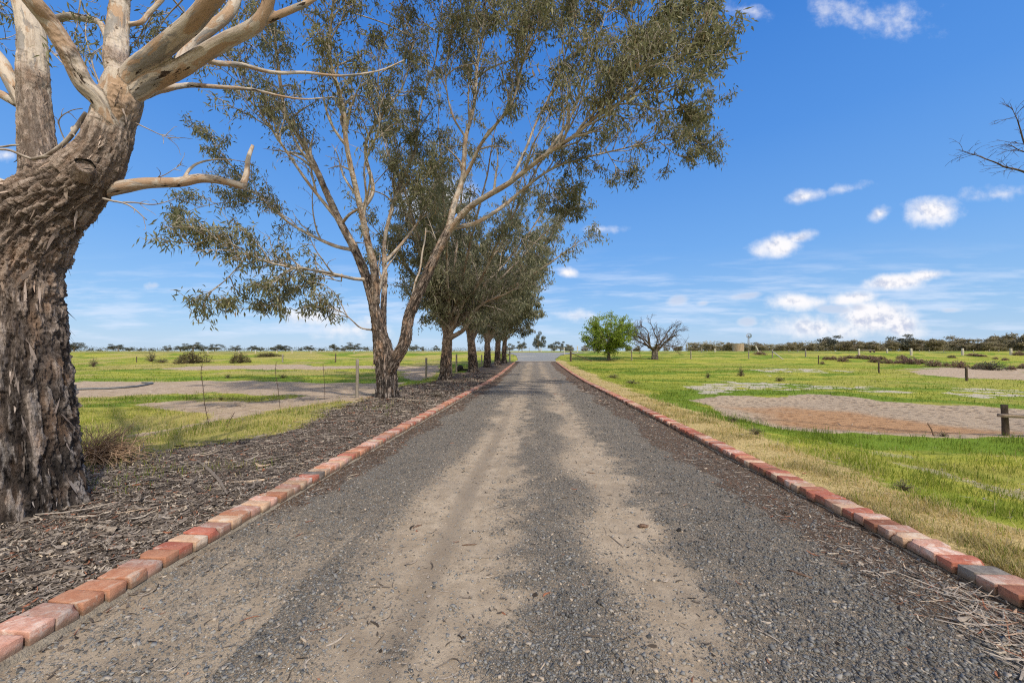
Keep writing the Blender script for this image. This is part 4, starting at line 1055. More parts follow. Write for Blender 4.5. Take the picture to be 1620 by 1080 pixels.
# ------------------------------------------------------------------ the rest of the row
def row_gum(px, py, label, seed, height, rad, right, trunk_h, nlimb=7, leaf=(.2, .055), dens=26, lean=0.0, left=3.2, mat='gumleaf2', low=()):
    b = gnd(px, py); r = np.random.default_rng(seed)
    root = empty('gum_tree', b, label, 'tree', 'gum trees lining the drive')
    top = b + np.array([lean, 0, trunk_h])
    P = smoothline([b - [0, 0, .15], b + [lean * .2, 0, trunk_h * .35], b + [lean * .5, .05, trunk_h * .7], top], 5)
    stems = [(P, np.interp(np.linspace(0, 1, len(P)), [0, .12, .5, 1], [rad * 1.2, rad, rad * .86, rad * .66]), np.linspace(1, .8, len(P)))]
    wood = MB(); lv = Leaves(); boughs = []
    for q in range(nlimb):
        a = q / nlimb * 2 * math.pi + r.uniform(-.35, .35)
        dx_, dy_ = math.cos(a), math.sin(a)
        reach = (right if dx_ > 0 else left) * abs(dx_) + 2.7 * abs(dy_)
        zt = height * r.uniform(.62, 1.0) * (1 - .28 * abs(dx_) * (q % 2))
        tip = b + np.array([dx_ * reach * r.uniform(.75, 1.05), dy_ * reach * r.uniform(.6, 1), zt])
        st_ = P[int(len(P) * r.uniform(.6, .95))]
        mid = st_ * .55 + tip * .45 + np.array([dx_, dy_, 0]) * .3 + [0, 0, .3]
        Q_ = wiggle(smoothline([st_, st_ * .8 + mid * .2 + [0, 0, .25], mid, tip], 6), .25, .5, seed + q)
        rl = rad * r.uniform(.34, .52); stems.append((Q_, np.linspace(rl, .025, len(Q_)), np.linspace(.6, 0, len(Q_)))); boughs.append((Q_, rl))
    for (pts, rl) in low:
        Q_ = smoothline([at(a, bb, float(np.dot(b - EYE, _M @ np.array([0, 0, -1.0]))) + c) for a, bb, c in pts], 6)
        stems.append((Q_, np.linspace(rl, .03, len(Q_)), np.linspace(.5, 0, len(Q_)))); boughs.append((Q_, rl))
    trunk_mesh('trunk', stems, .04, root, b, M['bark2'], .05, 8, 350, seed, b[2], .10, (.12, .35))
    for (Q_, rl) in boughs:
        foliage_limb(Q_, rl, wood, lv, 15, 2.2, int(dens * .66), .14, leaf, .6, r, .2, .15, .9, 7, thr=.014, rmin=.01)
    # drooping skirt
    for q in range(22):
        a = r.uniform(0, 2 * math.pi); reach = (right if math.cos(a) > 0 else left) * abs(math.cos(a)) * r.uniform(.5, 1.0) + 2.4 * abs(math.sin(a))
        p0 = b + np.array([math.cos(a) * reach * .6, math.sin(a) * reach * .6, r.uniform(.36, .62) * height])
        S = limb_path(p0, [math.cos(a), math.sin(a), -.25], r.uniform(1.2, 2.3), -.7, .2, 7, r)
        wood.tube(S, np.linspace(.02, .008, len(S)), 4, False, rough=0); foliage_limb(S, .02, wood, lv, 5, 1.1, int(dens * .7), .16, leaf, .58, r, .1, -.3, 1.0, 5, thr=.012, rmin=.008)
    wood.build('branches', M['twig'], root, True, b); lv.build('crown', M[mat], root, b)
    return root
row_gum(705, 601, 'dark-barked gum with a low limb reaching right, third along the left kerb', 31, 18.0, .40, 8.4, 3.4, 20, (.25, .066), 22, .15, 4.4,
        low=[([(712, 535, 0), (735, 520, -.3), (748, 495, -.6), (768, 478, -1), (800, 465, -1.4), (840, 440, -1.8)], .16)])
row_gum(749, 588, 'brown-trunked gum leaning left, fourth along the left kerb', 32, 19.5, .42, 8.8, 3.8, 16, (.29, .082), 19, -.45, 4.2)
row_gum(771, 581, 'short black-trunked gum under drooping leaves, fifth along the left kerb', 33, 19, .40, 8.6, 3.0, 11, (.33, .098), 15, 0, 4.0)
row_gum(787, 577, 'reddish-trunked gum, sixth along the left kerb', 34, 17.0, .38, 7.6, 3.6, 9, (.35, .108), 15, .1, 3.6)
row_gum(797, 574.5, 'smallest brown-trunked gum at the far end of the row, by the metal gate', 35, 13.0, .36, 5.2, 3.4, 8, (.30, .095), 18, .2, 3.4)
# ------------------------------------------------------------------ round green tree and bare tree by the paddock fence
def vase(p, d, ln, rad, lvl, wood, tips, r, maxl=5, up=.18, spread=.55, wig=.2):
    S = limb_path(p, d, ln, up, wig, 5, r)
    wood.tube(S, np.linspace(rad, rad * .62, len(S)), 7 if lvl < 2 else 4, False, rough=.35 if lvl < 2 else .1, tint=.5)
    if lvl >= maxl: tips.append(S); return
    nk = 2 if lvl else 5
    if r.random() < .55: nk += 1
    for q in range(nk):
        t = unit(S[-1] - S[-2])
        vase(S[-1] if q < 2 or lvl == 0 else S[int(r.integers(2, 5))], side_dir(t, r.uniform(.25, .75) * (1.0 if lvl else spread * 1.6), r), ln * r.uniform(.62, .88), rad * (.62 if q == 0 else .5), lvl + 1, wood, tips, r, maxl, up, spread, wig)
    if lvl >= 2: tips.append(S)
def depth_of(p): return float(np.dot(np.asarray(p) - EYE, _M @ np.array([0, 0, -1.0])))
bg_ = gnd(963, 569.5); dg_ = depth_of(bg_); s1 = dg_ / FPX
root = empty('round_tree', bg_, 'round bright green leafy tree beside the bare tree in the right paddock', 'tree')
r = np.random.default_rng(61); wood = MB(); lv = Leaves(); tips = []
hT = 78 * s1; wT = 47 * s1
tr = MB(); P = smoothline([bg_ - [0, 0, .1], bg_ + [0, 0, hT * .1], bg_ + [.05, 0, hT * .26]], 4)
tr.tube(P, np.linspace(.30, .20, len(P)), 10, True, rough=.8, ht=None) if False else tr.tube(P, np.linspace(.30, .20, len(P)), 10, True, rough=.8)
tr.build('trunk', M['bark2'], root, True, bg_)
cen = bg_ + np.array([0, 0, hT * .53])
for q in range(60):
    a = r.uniform(0, 2 * math.pi); el = math.asin(r.uniform(-.92, 1))
    tip = cen + np.array([math.cos(a) * math.cos(el) * wT, math.sin(a) * math.cos(el) * wT, math.sin(el) * hT * .46]) * r.uniform(.72, 1.0)
    S = wiggle(smoothline([P[-1] - [0, 0, r.uniform(0, .4)], P[-1] * .5 + tip * .5 + [0, 0, .35], tip], 6), .3, .5, q)
    wood.tube(S, np.linspace(.085, .014, len(S)), 5, False, rough=.3)
    for e in range(16):
        f = r.uniform(.3, 1); i0 = min(int(f * (len(S) - 1)), len(S) - 2)
        S2_ = limb_path(S[i0], side_dir(unit(S[i0 + 1] - S[i0]), r.uniform(.3, 1.2), r), r.uniform(.4, .9), .1, .3, 4, r)
        wood.tube(S2_, np.linspace(.016, .006, len(S2_)), 4, False, rough=.2)
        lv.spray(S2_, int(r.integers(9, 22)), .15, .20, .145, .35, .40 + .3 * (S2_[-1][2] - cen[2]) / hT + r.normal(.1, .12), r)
for q in range(330):
    a = r.uniform(0, 6.28); el = math.asin(r.uniform(-.8, 1)); k_ = r.uniform(.72, 1.0)
    c = cen + np.array([math.cos(a) * math.cos(el) * wT, math.sin(a) * math.cos(el) * wT, math.sin(el) * hT * .45]) * k_
    S2_ = np.array([cen + (c - cen) * .86, cen + (c - cen) * .93 + [0, 0, .05], c]); wood.tube(S2_, np.linspace(.012, .006, 3), 4, False, rough=.2)
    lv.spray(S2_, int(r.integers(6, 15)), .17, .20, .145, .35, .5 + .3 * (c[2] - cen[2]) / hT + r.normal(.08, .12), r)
wood.build('branches', M['twig'], root, True, bg_); lv.build('crown', M['greenleaf'], root, bg_)

bb_ = gnd(1036, 568.5); db_ = depth_of(bb_); s2 = db_ / FPX
root = empty('bare_tree', bb_, 'leafless vase-shaped tree with a thick short trunk beside the round green tree', 'tree')
r = np.random.default_rng(64); tr = MB(); wood = MB(); hB = 66 * s2; wB = 43 * s2
for a_ in range(4):
    ang_ = a_ * 1.57 + .4
    o_ = np.array([math.cos(ang_) * .22, math.sin(ang_) * .18, 0])
    P = smoothline([bb_ + o_ * 1.1 - [0, 0, .1], bb_ + o_ + [0, 0, .7], bb_ + o_ * 1.1 + [0, 0, 1.55]], 4)
    tr.tube(P, np.linspace(.34, .25, len(P)), 9, True, rough=.6)
tr.build('trunk', M['bark2'], root, True, bb_)
def bare(p, d, ln, rad, lvl):
    S = limb_path(p, d, ln, .22, .22, 6, r)
    wood.tube(S, np.linspace(rad, rad * .6, len(S)), 7 if lvl < 2 else 4, False, rough=.2)
    if lvl >= 5: return
    for q in range(3):
        f = [1.0, r.uniform(.45, .9), r.uniform(.3, .95)][q]; i0 = min(int(f * (len(S) - 1)), len(S) - 2)
        bare(S[i0 + 1] if q == 0 else S[i0], side_dir(unit(S[i0 + 1] - S[i0]), r.uniform(.2, .7), r), ln * r.uniform(.5, .76), max(rad * (.6 if q == 0 else .5), .011), lvl + 1)
for q in range(9):
    a = q / 9 * 2 * math.pi + r.uniform(-.2, .2); f = r.uniform(.55, 1.05)
    bare(bb_ + [math.cos(a) * .2, math.sin(a) * .2, r.uniform(1.1, 1.6)], [math.cos(a) * f * 1.35, math.sin(a) * f, .72], hB * .41, .135, 0)
wood.build('branches', M['deadtwig'], root, True, bb_)

# dead tree standing just outside the frame on the right, its bare tips reach in
bt = np.array([12.6, 6.2, 0]); bt[2] = float(H(bt[0], bt[1]))
root = empty('dead_tree', bt, 'leafless dark tree whose bare branch tips reach into the sky', 'tree')
tr = MB(); wood = MB(); r = np.random.default_rng(71)
P = smoothline([bt - [0, 0, .1], bt + [.1, 0, 2.0], bt + [0, .1, 4.0], bt + [-.3, .2, 6.0]], 5); tr.tube(P, np.linspace(.17, .06, len(P)), 9, True, rough=.6)
tr.build('trunk', M['bark2'], root, True, bt)
def tips_px(pts, r0, r1, kids, seed):
    rr_ = np.random.default_rng(seed); P_ = wiggle(smoothline([np.asarray(q) for q in pts], 7), .03, 2, seed)
    wood.tube(P_, np.linspace(r0, r1, len(P_)), 6, False, rough=.1)
    for q in range(kids):
        i0 = int(rr_.uniform(.35, .97) * (len(P_) - 1)); S = limb_path(P_[i0], side_dir(unit(P_[min(i0 + 1, len(P_) - 1)] - P_[i0 - 1]), rr_.uniform(.4, 1.2), rr_), rr_.uniform(.12, .4), -.15, .3, 5, rr_)
        wood.tube(S, np.linspace(.0045, .0018, len(S)), 4, False, rough=.1)
        for e in range(2):
            S3 = limb_path(S[int(rr_.integers(2, 5))], side_dir(unit(S[-1] - S[0]), .8, rr_), rr_.uniform(.06, .18), -.2, .3, 4, rr_); wood.tube(S3, np.linspace(.003, .0014, len(S3)), 4, False, rough=.1)
dd_ = 7.2
tips_px([bt + [.05, .05, 3.3], at(1680, 300, dd_ + .1), at(1620, 271, dd_), at(1590, 263, dd_), at(1560, 252, dd_), at(1540, 243, dd_), at(1516, 236, dd_)], .024, .0025, 22, 1)
tips_px([bt + [-.05, .1, 4.2], at(1670, 270, dd_), at(1625, 236, dd_), at(1612, 205, dd_), at(1605, 185, dd_), at(1597, 163, dd_)], .022, .0025, 16, 2)
tips_px([bt + [0, .1, 4.0], at(1680, 250, dd_), at(1620, 238, dd_), at(1600, 231, dd_), at(1586, 229, dd_)], .014, .003, 9, 3)
tips_px([bt + [-.1, .1, 4.6], at(1680, 235, dd_), at(1622, 228, dd_), at(1602, 224, dd_)], .012, .003, 5, 4)
wood.build('branches', M['deadtwig'], root, True, bt)

# ------------------------------------------------------------------ distant gums and scrub: a few kinds, copied one by one
def far_proto(seed, kind):
    r = np.random.default_rng(seed); tr = MB(); lv = Leaves()
    h = 9.0; th = h * (r.uniform(.16, .28) if kind != 'dense' else r.uniform(.08, .16))
    P = smoothline([[0, 0, -.3], [r.normal(0, .15), 0, th * .6], [r.normal(0, .3), 0, th * 1.15]], 4); tr.tube(P, np.linspace(.30, .18, len(P)), 6, True, rough=.2)
    nc = int(r.integers(13, 19)); wid = r.uniform(2.8, 4.2)
    for q in range(nc):
        a = r.uniform(0, 2 * math.pi); rr_ = wid * math.sqrt(r.random()); z = th * .9 + (h - th) * r.uniform(.05, .95) * (1 - .35 * (rr_ / wid) ** 2)
        c = np.array([math.cos(a) * rr_, math.sin(a) * rr_, z])
        S = smoothline([P[-2], P[-1] * .5 + c * .5 + [0, 0, .2], c], 4); tr.tube(S, np.linspace(.12, .04, len(S)), 4, False, rough=.2)
        n = 150 if kind != 'dense' else 200; sz = r.uniform(1.0, 1.7)
        if kind == 'dense': c = c * [1, 1, .8]; 
        off = r.normal(0, 1, (n, 3)); off = off / (np.linalg.norm(off, axis=1, keepdims=True) + .3) * sz * r.uniform(.5, 1.15, (n, 1)); off[:, 2] *= .62
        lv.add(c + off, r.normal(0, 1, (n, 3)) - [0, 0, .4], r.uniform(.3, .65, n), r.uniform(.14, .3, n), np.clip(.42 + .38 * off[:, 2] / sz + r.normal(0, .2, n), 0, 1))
    for q in range(7):
        a = r.uniform(0, 6.28); rr_ = wid * r.uniform(.3, .85); c = np.array([math.cos(a) * rr_, math.sin(a) * rr_, h * r.uniform(.16, .5)]); n = 120
        off = unit(r.normal(0, 1, (n, 3))) * r.uniform(.2, 1.35, (n, 1)); off[:, 2] *= .8
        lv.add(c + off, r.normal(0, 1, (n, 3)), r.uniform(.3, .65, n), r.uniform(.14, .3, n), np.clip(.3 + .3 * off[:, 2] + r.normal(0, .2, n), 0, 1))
    if kind == 'dense':
        n = 260; a = r.uniform(0, 6.28, n); q_ = np.sqrt(r.random(n)) * wid
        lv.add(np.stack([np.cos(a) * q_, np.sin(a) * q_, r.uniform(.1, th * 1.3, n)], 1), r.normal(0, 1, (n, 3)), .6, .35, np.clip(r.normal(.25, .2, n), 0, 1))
    root = empty('gum_tree', (0, 0, 0), None, 'tree')
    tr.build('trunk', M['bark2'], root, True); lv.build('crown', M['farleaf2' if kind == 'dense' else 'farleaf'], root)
    return root
protoL = [far_proto(101 + q, 'open') for q in range(5)]; protoR = [far_proto(121 + q, 'dense') for q in range(6)]
usedp = set()
def far_tree(protos, i_, px, depth, toppx, wsc, label, group, rz):
    pr = protos[i_ % len(protos)]
    d = ray(px, 556); p = EYE + d * depth; z = float(H(p[0], p[1])); topz = (EYE + ray(px, toppx) * depth)[2]
    sc = max((topz - z), 1.0) / 9.0; s_ = (sc * wsc, sc * wsc, sc)
    if pr.name not in usedp:
        usedp.add(pr.name); pr.location = (p[0], p[1], z); pr.rotation_euler = (0, 0, rz); pr.scale = s_; tag(pr, label, 'tree', group); return pr
    return dup(pr, (p[0], p[1], z), rz, s_, label, group)
rf = np.random.default_rng(91)
leftline = [(118, 540), (143, 551), (158, 553), (187, 543), (205, 549), (222, 551), (240, 551), (265, 546), (285, 546), (306, 540), (322, 546), (340, 543), (372, 546), (398, 546), (412, 549), (440, 544), (452, 546), (475, 550), (489, 546), (508, 551), (528, 543), (545, 546), (560, 541), (580, 548), (655, 545), (668, 548), (690, 546)]
hz_ = Leaves(); n = 9000; px = rf.uniform(-120, 800, n); dp = rf.uniform(470, 540, n)
B = np.array([EYE + ray(a, 555) * b for a, b in zip(px, dp)]); B[:, 2] = H(B[:, 0], B[:, 1]) + rf.random(n) ** 1.2 * (4.6 + 3.2 * n2(B[:, 0], B[:, 1], .035, 3, 96))
hz_.add(B, rf.normal(0, 1, (n, 3)), rf.uniform(.7, 1.4, n), rf.uniform(.5, .9, n), np.clip(rf.normal(.35, .2, n), 0, 1))
tag(hz_.build('far_woodland', M['farleaf']), 'low dark line of far bushland behind the left paddock', 'woodland', kind='stuff')
words_ = ['rounded', 'small', 'low', 'broad', 'open-crowned', 'tiny', 'squat', 'bushy', 'dark', 'tallest', 'thin', 'flat-topped', 'wide', 'ragged']
for q, (px, top) in enumerate(leftline):
    nth = ORD[q] if q < 26 else 'last'
    far_tree(protoL, q, px, rf.uniform(300, 420), top - 1.5, rf.uniform(1.1, 2.0), f'dark distant gum on the left skyline, {nth} from the big shaggy trunk', 'gum trees along the left skyline', rf.uniform(0, 6))
mid = [(806, 541, 150, 'olive gum behind the far end of the tree row, beyond the road', 1.3), (826, 536, 170, 'grey-green gum beyond the road, behind the metal gate', 1.1), (853, 518, 140, 'tall narrow gum standing alone across the road beyond the drive', .62),
       (873, 541, 160, 'pale bushy gum just right of the tall narrow gum across the road', 1.3), (886, 536, 165, 'grey spreading gum across the road near the white post', 1.2), (900, 543, 190, 'low gum across the road behind the right gate post', 1.2)]
for q, (px, top, dp, lab, ws) in enumerate(mid): far_tree(protoL, q + 2, px, dp, top, ws, lab, 'gum trees across the road', rf.uniform(0, 6))
for q, px in enumerate(list(range(905, 1096, 21))):
    far_tree(protoR, q, px + rf.uniform(-5, 5), rf.uniform(260, 330), 543.5 + rf.uniform(-2.5, 3), rf.uniform(1.1, 1.6), f'low distant skyline tree near the bare tree, {ORD[q]} going right from the white road post', 'low trees behind the green and bare trees', rf.uniform(0, 6))
rightline = [(1100, 541), (1124, 539), (1142, 541), (1158, 540), (1178, 541), (1200, 541), (1216, 546), (1232, 543), (1247, 541), (1262, 539), (1280, 541), (1300, 536), (1318, 529), (1333, 532), (1352, 536), (1368, 538), (1386, 537), (1402, 537), (1428, 527), (1441, 530), (1458, 536), (1478, 532), (1495, 534), (1512, 529), (1528, 533), (1550, 535), (1572, 532), (1588, 525), (1604, 520), (1622, 521)]
names_r = {12: 'tall dark gum rising above the right-hand scrub, left of the big white cloud', 18: 'flat-topped open gum rising above the scrub under the big white cloud', 28: 'largest brown-olive gum on the right skyline, at the frame edge'}
for q, (px, top) in enumerate(rightline):
    lab = names_r.get(q) or f'olive gum on the right skyline, {ORD[q] if q < 26 else ["second-last", "third-last", "fourth-last", "last"][q - 26] if q - 26 < 4 else "last"} going right from the bare tree'
    far_tree(protoR if q not in (12, 18) else protoL, q + 1, px, rf.uniform(215, 260), top - 3.5, rf.uniform(1.2, 1.6), lab, 'gum trees along the right skyline', rf.uniform(0, 6))
# continuous low scrub under the right skyline
lv = Leaves(); n = 36000; px = rf.uniform(1085, 1700, n); dp = rf.uniform(240, 300, n)
B = np.array([EYE + ray(a, 555) * b for a, b in zip(px, dp)]); B[:, 2] = H(B[:, 0], B[:, 1]) + rf.random(n) ** 1.0 * (5.4 + 3.4 * n2(B[:, 0], B[:, 1], .05, 2, 95))
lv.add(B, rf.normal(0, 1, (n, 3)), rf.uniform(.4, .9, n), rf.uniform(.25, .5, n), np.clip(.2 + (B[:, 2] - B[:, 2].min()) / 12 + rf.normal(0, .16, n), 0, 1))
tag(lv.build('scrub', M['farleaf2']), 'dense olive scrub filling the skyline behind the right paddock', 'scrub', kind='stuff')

# ------------------------------------------------------------------ shrubs
def shrub_proto(seed, mat, w=1.0, h=.7, n=900, ll=.11, lw=.035, twigs=60, name='saltbush', twmat='deadtwig'):
    r = np.random.default_rng(seed); lv = Leaves(); tw = MB()
    a = r.uniform(0, 2 * math.pi, n); el = np.arcsin(r.uniform(-.05, 1, n)); q = r.uniform(.45, 1.0, n) ** .6
    lob = 1 + .22 * np.sin(a * 3 + seed) + .15 * np.sin(a * 5 + 2 * seed)
    d = np.stack([np.cos(a) * np.cos(el) * lob * w * .5, np.sin(a) * np.cos(el) * lob * w * .5, np.sin(el) * h * (.85 + .2 * np.sin(a * 4 + seed * 2))], 1)
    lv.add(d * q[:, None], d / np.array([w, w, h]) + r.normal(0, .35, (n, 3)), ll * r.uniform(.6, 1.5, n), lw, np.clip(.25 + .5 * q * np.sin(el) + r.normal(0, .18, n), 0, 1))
    for k_ in range(twigs):
        e = d[int(r.integers(n))] * r.uniform(.85, 1.1); S = wiggle(smoothline([[0, 0, 0], e * .5 + [0, 0, .06], e], 3), .04, 3, k_); tw.tube(S, np.linspace(.012, .004, len(S)), 4, False, rough=0)
    root = empty(name, (0, 0, 0), None, 'shrub'); tw.build('stems', M[twmat], root, True); lv.build('foliage', M[mat], root)
    return root
def place(pr, px, py, wpx, hpx, label, group, rz, cat='shrub'):
    p = gnd(px, py); s_ = depth_of(p) / FPX
    sc = (wpx * s_, wpx * s_, hpx * s_ / .7)
    if pr.name not in usedp:
        usedp.add(pr.name); pr.location = p; pr.scale = sc; pr.rotation_euler = (0, 0, rz); tag(pr, label, cat, group); return pr
    return dup(pr, p, rz, sc, label, group)
big = shrub_proto(201, 'oliveleaf', n=1900, ll=.07, lw=.022, name='round_shrub')
place(big, 303, 574.5, 44, 20, 'largest rounded olive-brown shrub in the left paddock, under the skyline', 'rounded shrubs in the left paddock', .3)
place(big, 379, 574, 28, 17, 'rounded olive shrub in the left paddock, right of the largest one', 'rounded shrubs in the left paddock', 2.2)
place(big, 424, 564, 34, 7, 'low green shrub in the left paddock near the slim fence post', 'rounded shrubs in the left paddock', 4.0)
salt = [shrub_proto(211 + q, 'bushleaf', n=800, ll=.10, lw=.04) for q in range(3)]
sb = [(1307, 569, 14, 6), (1318, 569, 14, 7), (1333, 572, 18, 10), (1344, 567, 14, 6), (1361, 567, 22, 7), (1376, 568, 22, 7), (1384, 573, 18, 9), (1394, 569, 16, 7), (1405, 575, 20, 8), (1427, 568, 16, 8), (1421, 575, 14, 6), (1431, 574, 20, 10), (1443, 576, 24, 12), (1458, 575, 20, 8),
      (1478, 580, 24, 12), (1497, 580, 10, 8), (1517, 582, 27, 13), (1506, 566, 12, 5), (1540, 563, 22, 5), (1552, 564, 16, 4), (1590, 570, 10, 5), (1614, 562, 20, 8), (1600, 585, 14, 8), (1620, 583, 18, 9), (1548, 583, 18, 9), (1575, 568, 8, 4), (1301, 576, 8, 5), (1202, 561, 22, 6), (1335, 551, 14, 5), (1562, 553, 18, 4)]
for q, (px, py, w_, h_) in enumerate(sb):
    ref = 'fence post with a white brace' if px < 1320 else 'dark post at the brown patch' 
    place(salt[q % 3], px, py, w_ * .8, h_ * .95, f'pinkish brown saltbush, {ORD[q] if q < 26 else ["outlying small", "outlying wide", "far small", "far broad"][q - 26]} in the line across the right paddock', 'saltbushes in the right paddock', q * 1.3)
gb = shrub_proto(221, 'weedleaf', n=700, ll=.10, lw=.03, twigs=80, name='grey_shrub')
place(gb, 1566, 585, 34, 15, 'grey-green twiggy shrub with pale tips among the saltbushes', None, .4)
ws_ = shrub_proto(223, 'weedleaf', n=240, ll=.09, lw=.03, twigs=70, name='weed')
wl = [(1233, 603, 13, 9, 'dark weed clump in the right paddock before the white salt strip'), (1172, 595, 10, 18, 'tall thin weed in the right paddock left of the dark weed clump'), (1120, 598, 8, 12, 'short thin weed left of the tall thin weed in the right paddock'),
      (239, 572, 14, 18, 'tall grey weed left of the largest round shrub'), (148, 580, 12, 16, 'thin grey weed in the left paddock beside the big trunk'), (256, 574, 20, 9, 'pale straggly weed just left of the largest round shrub'), (361, 598, 9, 7, 'brown weed tuft at the far edge of the bare dirt'), (448, 598, 14, 8, 'wider brown weed tuft at the far edge of the bare dirt'),
      (1492, 690, 14, 8, 'grey weed clump beside the leaning stick at the dry pond edge'), (1196, 688, 22, 14, 'grey weed clump at the near edge of the dry pond'), (1160, 668, 18, 10, 'small grey weed at the left tip of the dry pond'), (970, 598, 22, 7, 'brown weed row near the right kerb, halfway along'), (1000, 607, 24, 7, 'brown weed row near the right kerb, nearer than the first'),
      (1430, 776, 30, 16, 'grey-green weed in the verge of the near right lawn'), (350, 633, 8, 8, 'single dark green weed in the bare dirt'), (690, 628, 20, 10, 'dull weed at the foot of the third fence post')]
for q, (px, py, w_, h_, lab) in enumerate(wl): place(ws_, px, py, w_, h_, lab, 'weeds in the paddocks', q * .9, 'weed')

# uprooted dead bush beside the big trunk
pb = at(146, 735, 5.0); pb[2] = float(H(pb[0], pb[1])); r = np.random.default_rng(77); tw = MB(); s_ = 5.0 / FPX
cx_ = _M @ np.array([1, 0, 0]); cy_ = np.array([0, 0, 1.0]); cz_ = np.array([cx_[1], -cx_[0], 0])
for q in range(420):
    a = r.uniform(-.25, 1.25); ln = r.uniform(.35, .72) * (1.0 if a < .9 else .8)
    d = cx_ * math.cos(a) + cy_ * math.sin(a) * .95 + cz_ * r.normal(0, .3)
    S = limb_path(pb + cx_ * r.normal(-.03, .06) + [0, 0, r.uniform(0, .1)], d, ln, r.uniform(-.9, -.3), .16, 8, r)
    S[:, 2] = np.maximum(S[:, 2], pb[2] + .01)
    tw.tube(S, np.linspace(.0055, .002, len(S)), 4, False, rough=0)
    if q % 2 == 0:
        S3 = limb_path(S[5], side_dir(unit(S[6] - S[4]), .7, r), r.uniform(.08, .2), -.3, .3, 4, r); tw.tube(S3, np.linspace(.003, .0016, len(S3)), 4, False, rough=0)
for (x_, z_) in ((.72, .36), (.60, .40), (.42, .46)):
    S = wiggle(smoothline([pb + cx_ * .25 + [0, 0, .08], pb + cx_ * (.3 + x_) * .55 + [0, 0, z_ * .45], pb + cx_ * x_ + [0, 0, z_]], 6), .04, 4, 5); tw.tube(S, np.linspace(.012, .004, len(S)), 5, False, rough=0)
    for q in range(8):
        S3 = limb_path(S[int(r.integers(5, len(S)))], side_dir(unit(S[-1] - S[0]), 1.0, r), r.uniform(.06, .22), -.2, .35, 5, r); tw.tube(S3, np.linspace(.004, .0016, len(S3)), 4, False, rough=0)
o = tw.build('dead_bush', M['tumble'], None, True); tag(o, 'dry brown uprooted bush lying beside the big shaggy trunk', 'dead bush')

# ------------------------------------------------------------------ fences, posts, gates
def post_mesh(h, rad, seed, sides=9, square=False):
    r = np.random.default_rng(seed); mb = MB(); zs = np.concatenate([[-.25, 0], np.linspace(.12, h, 7)])
    P = np.stack([.006 * r.normal(0, 1, 9).cumsum() * .4, .006 * r.normal(0, 1, 9).cumsum() * .4, zs], 1)
    mb.tube(P, rad * (1 + r.normal(0, .025, 9)), 4 if square else sides, True)
    return mb
pm = {}
def post(px, py, toppx, rad, mat, label, group='fence posts', lean=(0, 0), brace=None, square=False, rail=None, name='fence_post'):
    p = gnd(px, py); D = depth_of(p); topz = (EYE + ray(px, toppx) * D)[2]; h = max(topz - p[2], .3)
    mb = post_mesh(h, rad, int(px * 7 + py) % 1000, 9, square); root = None
    o = mb.build(name, M[mat], None, not square)
    for q in range(len(o.data.vertices)):
        v = o.data.vertices[q].co; v.x += lean[0] * v.z; v.y += lean[1] * v.z
    o.location = p; tag(o, label, 'post', group)
    if brace:
        (bx, by, bmat, br, f) = brace; e = gnd(bx, by); S = np.linspace([0, 0, h * f], np.array(e) - p, 4) ; b2_ = MB(); b2_.tube(S, br, 6); b2_.build('brace', M[bmat], o)
    return o, p, h
post(565, 629, 568, .055, 'postgrey', 'grey weathered fence post left of the second gum', 'left fence posts')
post(674, 600, 566, .075, 'postgrey', 'brown-grey fence post between the second and third gums', 'left fence posts')
post(722, 589, 560, .075, 'postgrey', 'fence post with a knobbed top between the third and fourth gums', 'left fence posts')
post(762, 577, 561, .07, 'postgrey', 'small fence post behind the black-trunked fifth gum', 'left fence posts')
post(531, 573, 559, .08, 'postdark', 'dark slim post out in the left paddock near the second gum', 'left fence posts')
post(447, 573, 560, .10, 'postgrey', 'slim post in the left paddock right of the round shrubs', 'left fence posts')
post(216, 573, 564, .06, 'postdark', 'short dark post in the left paddock near the tall grey weed', 'left fence posts')
for q, px in enumerate([329, 378, 404, 438, 462, 492, 560]):
    post(px, 558.5, 554, .09, 'postpale', f'tiny pale post on the left skyline fence, {ORD[q]} from the big trunk', 'posts of the left skyline fence')
# steel droppers with wire
def dropper(pts, D, label):
    P = smoothline([at(a, b, D) for a, b in pts], 6); p0 = P[0].copy(); mb = MB(); mb.tube(P - p0, .006, 5, True)
    for q in range(2, len(P) - 1, 2):
        mb.tube(np.array([P[q] + [-.035, 0, .012], P[q] + [.03, .01, -.012]]) - p0, .0035, 4, True)
    o = mb.build('steel_dropper', M['steel'], None, True); o.location = p0; tag(o, label, 'fence dropper', 'rusty droppers of the fallen left fence')
dropper([(331, 674), (324, 640), (321, 610), (318, 590), (320, 575)], 8.0, 'bent rusty dropper leaning over in the left verge, nearest the dead bush')
dropper([(443, 645), (440, 615), (436, 590), (437, 572)], 9.6, 'rusty dropper standing by the small green tuft, between the bent dropper and the second gum')
dropper([(514, 632), (513, 605), (511, 575)], 10.8, 'rusty dropper left of the grey weathered post')
dropper([(356, 682), (362, 668), (371, 652)], 7.6, 'short broken stick leaning in the grass right of the bent dropper')

